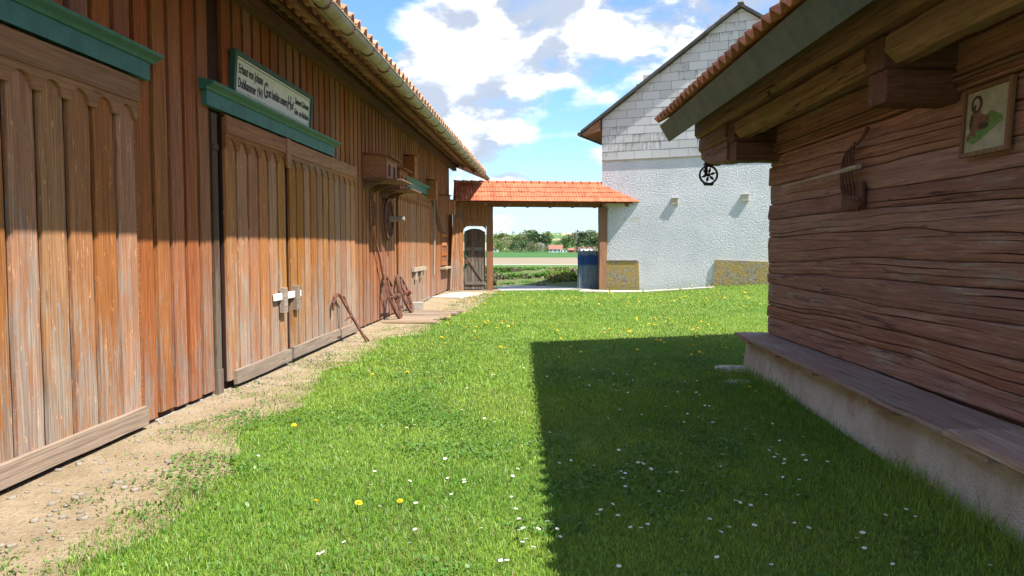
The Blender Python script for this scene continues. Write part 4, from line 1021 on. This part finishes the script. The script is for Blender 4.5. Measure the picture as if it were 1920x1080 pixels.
# (column, distance, top row, width px, material, label)
TR = [(927, 700, 446, 30, 'leafB', 'dark tree at the gateway edge behind the white far house'), (940, 690, 444, 30, 'leafA', 'tall light green tree left of the ochre far house'), (968, 640, 447, 30, 'leafA', 'fresh green tree right of the ochre far house'), (932, 640, 452, 26, 'leafA', 'pale green tree at the gate door edge of the far tree belt'), (948, 620, 450, 30, 'leafC', 'olive tree in front of the ochre far house'), (965, 600, 456, 22, 'leafB', 'small dark tree low in the far belt'),
      (976, 660, 446, 34, 'leafC', 'broad yellowish tree in the far belt'), (992, 680, 440, 36, 'leafA', 'tall fresh green tree of the far belt'), (1008, 640, 437, 40, 'leafB', 'tall dark green tree of the far belt'),
      (1022, 700, 442, 30, 'leafA', 'green tree left of the pale hillside field'), (1012, 590, 459, 26, 'leafD', 'white blossoming tree in the far belt'), (1026, 595, 462, 18, 'leafB', 'dark shrub-like tree beside the red-roofed house'),
      (1060, 690, 450, 26, 'leafA', 'round green tree right of the red-roofed house'), (1072, 720, 444, 28, 'leafC', 'light brown-green tree behind the red-roofed house'), (1088, 730, 441, 26, 'leafB', 'dark tree behind the crane'),
      (1102, 740, 440, 34, 'leafC', 'broad olive tree right of the crane'), (1118, 720, 444, 30, 'leafA', 'green tree next to the timber post'), (938, 560, 457, 26, 'leafA', 'light green bushy tree in front of the white far house'), (985, 575, 455, 30, 'leafB', 'dark dense tree low in the middle of the far belt'), (1000, 570, 458, 24, 'leafC', 'olive bushy tree before the white blossoming tree'), (1112, 640, 446, 30, 'leafB', 'dark green tree behind the red brick shell'), (955, 900, 446, 22, 'leafB', 'dark tree up the slope behind the ochre house'), (1045, 980, 452, 20, 'leafA', 'small tree under the pale hillside field')]
for i, (px, D, top, wpx_, mt, lab) in enumerate(TR):
    x = at(px, D); z = float(terr_z(x, D)); h = (CAMH + (460 - top) * D / F - z) * 1.3; tree(x, D, max(h, 4), wpx_ * 1.55 * D / F, mt, lab, 800, seed=i)
tree(at(1084, 600), 600, 11, 5, 'leafB', 'narrow dark conifer by the red houses', 500, True, 77)
for i in range(26):
    px = 915 + i * 8.6 + random.uniform(-3, 3); D = 2250 + random.uniform(-250, 500); x = at(px, D); h = random.uniform(9, 17)
    tree(x, D, h, h * random.uniform(.9, 1.6), random.choice(['leafB', 'leafB', 'leafA']), 'small dark tree on the far hill crest', 110, seed=200 + i)
for i in range(16):
    px = 922 + i * 13 + random.uniform(-4, 4); D = 580 + random.uniform(-8, 20); x = at(px, D); h = random.uniform(3, 5.5)
    tree(x, D, h, h * random.uniform(1.3, 2.0), random.choice(['leafB', 'leafA', 'leafC']), 'low bushy tree along the far edge of the green field', 160, seed=300 + i, bare=.0)
wallw = plain('house_render', (.68, .67, .63), (.76, .75, .71), 1, .8, 0); wallo = plain('ochre_render', (.45, .33, .17), (.5, .38, .21), 1, .8, 0); brick = plain('bare_brick', (.28, .14, .10), (.34, .17, .12), 1, .8, 0); redroof = plain('red_roof', (.27, .11, .08), (.33, .14, .10), 1, .8, 0); glass = plain('window_pane', (.03, .035, .04), (.05, .055, .06), 1, .2, 0)
def cottage(px, D, wpx_, wall_row, label, wm, rm, rh, storeys=1):
    x = at(px, D); z = float(terr_z(x, D)) - .3; wd2 = wpx_ * D / F; zt_ = CAMH + (460 - wall_row) * D / F - z; dp = wd2 * .7
    t = thing('house', label, 'house', (x, D, z), (0, 0, R(random.uniform(-8, 8))))
    ob('wall', box(-wd2 / 2, wd2 / 2, 0, dp, 0, zt_), wm, t)
    if rh: ob('roof', cat(prism([(-.5, zt_), (dp + .5, zt_), (dp / 2, zt_ + rh)], 'x', -wd2 / 2 - .5, wd2 / 2 + .5)), rm, t)
    n = max(2, int(wd2 / 3.2))
    for s in range(storeys):
        for k in range(n):
            c_ = -wd2 / 2 + wd2 * (k + .5) / n; zz = zt_ * (s + .38) / storeys; wv = ob('window', box(c_ - .6, c_ + .6, -.03, -.002, zz, zz + 1.3), glass, t); ob('sill', box(c_ - .7, c_ + .7, -.12, -.031, zz - .12, zz - .002), wm, wv)
cottage(1041, 585, 24, 467, 'white far cottage with a red gable roof', wallw, redroof, 3.2)
cottage(1056, 583, 12, 469.5, 'low white shed beside the red-roofed cottage', wallw, wallw, 0)
cottage(1096, 560, 38, 463, 'unfinished two-storey red brick far house', brick, brick, 0, 2)
cottage(1100, 553, 22, 466.5, 'low white far house in front of the red brick shell', wallw, redroof, 0)
cottage(1075, 575, 18, 469, 'low red brick far house left of the unfinished one', brick, redroof, 1.5)
cottage(960, 720, 22, 458, 'ochre far house half hidden by trees', wallo, redroof, 3)
cottage(925, 600, 16, 465, 'white far house at the edge of the tree belt', wallw, redroof, 2)
cr = thing('tower_crane', 'thin grey tower crane over the far houses', 'crane', (at(1081, 600), 600, float(terr_z(0, 600))))
mast_h = CAMH + (460 - 437) * 600 / F - float(terr_z(0, 600)); met = plain('crane_metal', (.42, .43, .42), (.5, .5, .48), 1, .6, 0)
def truss(a, b, w2):
    a, b = Vector(a), Vector(b); s, u = frame(b - a); ms_ = []; n = 10
    for (i, j) in ((-1, -1), (1, -1), (1, 1), (-1, 1)): ms_.append(tube([tuple(a + s * w2 * i + u * w2 * j), tuple(b + s * w2 * i + u * w2 * j)], .09, 4))
    for k in range(n): p = a.lerp(b, k / n); q = a.lerp(b, (k + 1) / n); g_ = 1 if k % 2 else -1; ms_.append(tube([tuple(p + s * w2 * g_ + u * w2), tuple(q - s * w2 * g_ + u * w2)], .07, 4)); ms_.append(tube([tuple(p + s * w2 * g_ - u * w2), tuple(q - s * w2 * g_ - u * w2)], .07, 4))
    return cat(*ms_)
ob('mast', truss((0, 0, 0), (0, 0, mast_h), .45), met, cr); ob('jib', truss((-3, 0, mast_h), (15, -6, mast_h + 1.6), .3), met, cr); ob('peak', tube([(0, 0, mast_h), (-1.2, 0, mast_h + 3)], .2, 5), met, cr)
ob('tie', tube([(-1.2, 0, mast_h + 3), (9, -3.6, mast_h + 1.2)], .06, 4), met, cr)

# ------------------------------------------------------------------ grass
def make_blades(name, X, Y, Z, Hh, Wd, lean, tint, mat):
    n = len(X); a = rng.random(n) * 2 * math.pi; ca, sa_ = np.cos(a), np.sin(a)
    b = a + rng.normal(0, .5, n) + math.pi / 2; ld = np.stack([np.cos(b), np.sin(b)], 1) * (lean * Hh)[:, None]
    base = np.stack([X, Y, Z], 1); wv = np.stack([ca * Wd / 2, sa_ * Wd / 2, np.zeros(n)], 1)
    mid = base.copy(); mid[:, :2] += ld * .35; mid[:, 2] += Hh * .6
    tip = base.copy(); tip[:, :2] += ld; tip[:, 2] += Hh * np.sqrt(np.clip(1 - (lean * .6) ** 2, .25, 1))
    V = np.stack([base - wv, base + wv, mid + wv * .75, mid - wv * .75, tip], 1).reshape(-1, 3)
    i = np.arange(n) * 5
    me = bpy.data.meshes.new(name); me.vertices.add(n * 5); me.vertices.foreach_set('co', V.ravel())
    loops = np.stack([i, i + 1, i + 2, i + 3, i + 3, i + 2, i + 4], 1).ravel()
    me.loops.add(n * 7); me.loops.foreach_set('vertex_index', loops.astype(np.int32))
    st = np.stack([np.arange(n) * 7, np.arange(n) * 7 + 4], 1).ravel()
    me.polygons.add(n * 2); me.polygons.foreach_set('loop_start', st.astype(np.int32))
    try: me.polygons.foreach_set('loop_total', np.tile([4, 3], n).astype(np.int32))
    except Exception: pass
    me.update(calc_edges=True)
    at_ = me.color_attributes.new('tint', 'FLOAT_COLOR', 'POINT')
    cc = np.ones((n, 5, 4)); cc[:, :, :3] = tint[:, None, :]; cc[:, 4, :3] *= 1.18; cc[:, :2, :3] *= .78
    at_.data.foreach_set('color', cc.astype(np.float32).ravel())
    me.materials.append(M[mat]); return put(name, me)
bands = [(2.6, 5.2, 9000, .85), (5.2, 8.2, 4600, 1.1), (8.2, 12.5, 2000, 1.6), (12.5, 19, 800, 2.2), (19, 28.6, 420, 3.0)]
AX, AY, AW = [], [], []
for (y0, y1, d, ws) in bands:
    x0 = -3.6; x1 = 2.75 if y1 < 9 else (4.8 if y1 < 13 else (7.5 if y1 < 20 else 10.5))
    n = int((y1 - y0) * (x1 - x0) * d); AX.append(rng.uniform(x0, x1, n)); AY.append(rng.uniform(y0, y1, n)); AW.append(np.full(n, ws))
X = np.concatenate(AX); Y = np.concatenate(AY); Wsc = np.concatenate(AW)
pat = vnoise(X, Y, .8) * .5 + vnoise(X, Y, 2.3) * .3 + vnoise(X, Y, 6.1) * .2
ed = dirt_edge(Y); din = X - ed
keep = (rng.random(len(X)) < np.clip(sstep(-.05, .5, din + (vnoise(X, Y, 1.7) - .5) * .9 + (vnoise(X, Y, 5.1) - .5) * .4) + .22 * (din > -.5) * (vnoise(X, Y, 3.3) > .5), 0, 1))
keep &= ~((X > 2.49) & (Y < 9.72)); keep &= ~((X > -1.9) & (X < 1.6) & (Y > 26.4 + .2 * X))
bare = vnoise(X, Y, 1.3) * .6 + vnoise(X, Y, 4.7) * .4
keep &= (bare > .20) | (rng.random(len(X)) < .35)
for (a, b, c_, d_) in ((1.0, 5.4, 24.7, 26.4),): keep &= ~((X > a) & (X < b) & (Y > c_ + (a - X) * .2 + .9) & (Y < d_ + (a - X) * .2))
X, Y, Wsc, pat, din = X[keep], Y[keep], Wsc[keep], pat[keep], din[keep]
n = len(X); nearpl = sstep(.55, .0, 2.5 - X) * (Y < 9.6) * (X < 2.6)
Hh = (.018 + .028 * rng.random(n)) * (.6 + .8 * pat) * (1 + 4.0 * nearpl * rng.random(n) * (vnoise(X, Y, 2.6) + .15)) * (1 + .10 * (Wsc - 1)); Hh *= np.where(rng.random(n) < .05, 1.6, 1.0)
g1 = np.array([.17, .325, .026]); g2 = np.array([.30, .43, .05]); g3 = np.array([.105, .25, .034]); straw = np.array([.34, .29, .12])
pl_ = vnoise(X + 9, Y, .42) * .55 + vnoise(X, Y + 5, 1.4) * .45; t1 = np.clip((pl_ - .32) * 2.6 + rng.normal(0, .2, n), 0, 1)[:, None]; tint = g2 * (1 - t1) + g1 * t1
t2 = (rng.random(n) < .18 + .25 * (vnoise(X, Y, .55) > .58))[:, None]; tint = np.where(t2, g3, tint)
ps = .05 + .55 * sstep(.75, .0, din) + .10 * (vnoise(X, Y, .9) > .66)
tint = np.where((rng.random(n) < ps)[:, None], straw * (.6 + .5 * rng.random((n, 1))), tint)
tint *= rng.uniform(.8, 1.2, (n, 1))
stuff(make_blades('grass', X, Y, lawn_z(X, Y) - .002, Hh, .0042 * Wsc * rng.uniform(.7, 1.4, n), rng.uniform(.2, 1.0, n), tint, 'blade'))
# clover and small weeds: flat leaflets in patches
def leaflets(name, X, Y, Z, S, tint):
    n = len(X); k = 6; ang = np.linspace(0, 2 * math.pi, k, endpoint=False); tilt = rng.normal(0, .35, (n, 2))
    dx = np.cos(ang)[None] * S[:, None]; dy = np.sin(ang)[None] * S[:, None] * .8; ro = rng.random(n)[:, None] * 6.28
    ex = dx * np.cos(ro) - dy * np.sin(ro); ey = dx * np.sin(ro) + dy * np.cos(ro)
    V = np.stack([X[:, None] + ex, Y[:, None] + ey, Z[:, None] + ex * tilt[:, :1] + ey * tilt[:, 1:]], 2).reshape(-1, 3)
    me = bpy.data.meshes.new(name); me.vertices.add(n * k); me.vertices.foreach_set('co', V.ravel()); me.loops.add(n * k); me.loops.foreach_set('vertex_index', np.arange(n * k, dtype=np.int32))
    me.polygons.add(n); me.polygons.foreach_set('loop_start', (np.arange(n) * k).astype(np.int32))
    try: me.polygons.foreach_set('loop_total', np.full(n, k, np.int32))
    except Exception: pass
    me.update(calc_edges=True); at_ = me.color_attributes.new('tint', 'FLOAT_COLOR', 'POINT'); cc = np.ones((n, k, 4)); cc[:, :, :3] = tint[:, None, :]
    at_.data.foreach_set('color', cc.astype(np.float32).ravel()); me.materials.append(M['blade']); return put(name, me)
n = 60000; X = rng.uniform(-3.2, 2.5, n); Y = 2.7 + 8.5 * rng.random(n) ** 1.3
cl = vnoise(X, Y, 1.15) * .6 + vnoise(X, Y, 3.3) * .4; ok = (rng.random(n) < sstep(.52, .70, cl) * .9 + .03) & (X > dirt_edge(Y) + .05 - .25 * (rng.random(n) < .15))
X, Y = X[ok], Y[ok]; n = len(X); tint = np.array([.09, .20, .035]) * rng.uniform(.7, 1.35, (n, 1)); tint[:, 0] *= rng.uniform(.8, 1.3, n)
stuff(leaflets('clover', X, Y, lawn_z(X, Y) + .012 + .03 * rng.random(n), .007 + .008 * rng.random(n), tint))
# weeds rooted in the dirt strip (rosettes of broad leaves)
WX, WY, WH, WL_, WT = [], [], [], [], []
for k in range(150):
    y = random.uniform(3.0, 13) if k < 70 else random.uniform(13, 25); x = float(dirt_edge(y)) + random.gauss(-.02, .22)
    if x < -3.45: continue
    m_ = random.randint(25, 70); s = random.uniform(.5, 1.3); c_ = np.array([.12, .20, .04]) * random.uniform(.8, 1.3)
    for j in range(m_): WX.append(x + random.gauss(0, .075 * s)); WY.append(y + random.gauss(0, .11 * s)); WH.append(random.uniform(.02, .05) * s); WL_.append(random.uniform(.6, 1.3)); WT.append(c_ * random.uniform(.7, 1.3))
WX = np.array(WX); WY = np.array(WY)
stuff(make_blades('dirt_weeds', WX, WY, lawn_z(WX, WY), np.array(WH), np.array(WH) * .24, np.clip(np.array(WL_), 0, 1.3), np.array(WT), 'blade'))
# weeds on the bank behind the gateway
n = 60000; X = rng.uniform(-7, 9, n); Y = rng.uniform(28.8, 46, n); cl = vnoise(X, Y, .55) * .5 + vnoise(X, Y, 1.6) * .5
ok = (rng.random(n) < sstep(.40, .62, cl)) & ~((X > -2.3) & (X < 1.9) & (Y < 30.5)); X, Y, cl = X[ok], Y[ok], cl[ok]; n = len(X)
hb = (.07 + .26 * sstep(.45, .8, cl)) * (.4 + rng.random(n)) * np.where(Y < 40, 1.0, .4); tint = np.array([.10, .20, .03]) * rng.uniform(.5, 1.5, (n, 1)); br_ = (vnoise(X, Y, .8) > .60) & (rng.random(n) < .7); tint = np.where(br_[:, None], np.array([.19, .14, .10]) * rng.uniform(.6, 1.2, (n, 1)), tint)
yl = (vnoise(X + 40, Y, .5) > .68); tint = np.where((yl & (rng.random(n) < .5))[:, None], np.array([.24, .24, .03]), tint)
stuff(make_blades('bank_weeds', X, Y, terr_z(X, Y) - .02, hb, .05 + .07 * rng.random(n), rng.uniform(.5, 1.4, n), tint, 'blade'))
# gravel on the dirt strip
Vs, Fs = [], []
for k in range(900):
    y = 2.8 + 10 * random.random() ** 1.6; e = float(dirt_edge(y)); x = -3.5 + (e + 3.6) * random.random(); s = .004 + .022 * random.random() ** 5
    v, f = rock(s * random.uniform(.8, 1.5), s, s * .6, k, 6); o = len(Vs); a = random.random() * 3; z = float(lawn_z(x, y)) + .02
    Vs += [(x + p[0] * math.cos(a) - p[1] * math.sin(a), y + p[0] * math.sin(a) + p[1] * math.cos(a), z + p[2]) for p in v]; Fs += [tuple(i + o for i in q) for q in f]
stuff(ob('gravel', (Vs, Fs), plain('pebble', (.17, .14, .105), (.30, .26, .21), 30, .9, .2), smooth=True))

# ------------------------------------------------------------------ flowers
def flower_mesh(kind):
    if kind == 'daisy':
        V, Fc, mi = [], [], []; n = 10
        for k in range(n):
            a = 2 * math.pi * k / n; d = Vector((math.cos(a), math.sin(a), .12)); s = Vector((-math.sin(a), math.cos(a), 0)); o = len(V)
            V += [tuple(d * .003 + s * .0012), tuple(d * .011 + s * .003), tuple(d * .0125), tuple(d * .011 - s * .003), tuple(d * .003 - s * .0012)]; Fc.append((o, o + 4, o + 3, o + 2, o + 1)); mi.append(0)
        o = len(V); V += [(.004 * math.cos(a), .004 * math.sin(a), .0018) for a in np.linspace(0, 2 * math.pi, 8, endpoint=False)]; Fc.append(tuple(range(o, o + 8))); mi.append(1)
    else:
        V, Fc, mi = [], [], []
        for ring, (r0, zz, n) in enumerate(((.019, .002, 16), (.015, .006, 14), (.010, .010, 10), (.005, .012, 6))):
            for k in range(n):
                a = 2 * math.pi * (k + .5 * ring) / n; d = Vector((math.cos(a), math.sin(a), 0)); s = Vector((-math.sin(a), math.cos(a), 0)); o = len(V)
                V += [(0, 0, zz - .003), tuple(d * r0 * .8 + s * .0028 + Vector((0, 0, zz))), tuple(d * r0 + Vector((0, 0, zz + .001))), tuple(d * r0 * .8 - s * .0028 + Vector((0, 0, zz)))]; Fc.append((o, o + 1, o + 2, o + 3)); mi.append(1)
    return V, Fc, mi
def flower_data(kind, h):
    V, Fc, mi = flower_mesh(kind); V = [(p[0], p[1], p[2] + h) for p in V]; o = len(V); sv, sf = tube([(.004, 0, 0), (0, .003, h * .6), (0, 0, h)], .0014, 4)
    V += sv; Fc += [tuple(i + o for i in q) for q in sf]; mi += [2] * len(sf)
    return mesh(kind, (V, Fc), None, False, [M['petal'], M['yellow'], M['stem']], mi)
dm = [flower_data('daisy', h) for h in (.05, .06, .07)]; nm_ = [flower_data('dandelion', h) for h in (.05, .075)]
def flower(kind, x, y, s):
    o = put(kind, random.choice(dm if kind == 'daisy' else nm_), None, (x, y, float(lawn_z(x, y)) - .005), (random.uniform(-.4, .25), random.uniform(-.3, .3), random.random() * 6), (s, s, s))
    if kind == 'daisy': tag(o, 'small white daisy growing in the lawn', 'daisy', 'daisies in the lawn')
    else: tag(o, 'yellow dandelion flower growing in the lawn', 'dandelion', 'dandelions in the lawn')
DA = [(1440, 860), (1452, 865), (1462, 866), (1470, 872), (1456, 876), (1475, 880), (1446, 852), (1510, 868), (1512, 872), (1500, 915), (1405, 960), (1400, 815), (1408, 820), (1416, 826), (1360, 855), (1340, 793), (1334, 800), (1320, 772), (1175, 850), (1160, 855), (1178, 888), (1172, 900), (1164, 915), (1170, 930), (1200, 880), (1212, 882), (1260, 905), (1270, 903), (1218, 892), (1140, 960), (1132, 975), (1120, 985), (1282, 1025), (1160, 1075), (1345, 1010), (1435, 985), (1410, 1008), (1365, 1000), (1380, 955), (1028, 1000), (1040, 1008), (1046, 1020), (988, 1030), (995, 1045), (980, 1038), (1002, 1048), (975, 1020), (985, 1015), (1000, 1010), (940, 1065), (952, 1072), (870, 912), (875, 925), (835, 875), (928, 800), (910, 795), (780, 962), (1510, 1010), (1620, 1040), (1618, 1022), (1604, 1028), (1655, 980), (1300, 760), (1260, 745), (1500, 750), (1190, 720), (1110, 700), (1230, 690), (480, 868), (705, 700)]
for (x, y) in DA: p = gnd(x, y); flower('daisy', p[0], p[1], random.uniform(.9, 1.25))
for k in range(110): flower('daisy', random.uniform(-1.2, 2.3), random.uniform(3.6, 9.5), random.uniform(.8, 1.1))
DN = [(552, 815), (590, 962), (752, 955), (668, 962), (1738, 932), (1768, 952), (1052, 640), (1400, 680), (1392, 676), (1408, 684), (1412, 668), (1430, 670), (1045, 678), (1058, 664), (1300, 676), (1370, 655), (1402, 735), (1412, 745), (655, 703), (702, 715), (740, 690), (762, 705), (890, 640), (905, 648), (640, 690)]
for (x, y) in DN: p = gnd(x, y); flower('dandelion', p[0], p[1], random.uniform(.9, 1.3))
k = 0
while k < 235:
    y = 10.5 + 15 * random.random(); x = random.uniform(-2.6, 7.5)
    if vnoise(x, y, .5) < .45: continue
    r_ = ray(0, 460)
    k += 1; flower('dandelion', x, y, random.uniform(1.2, 1.7))
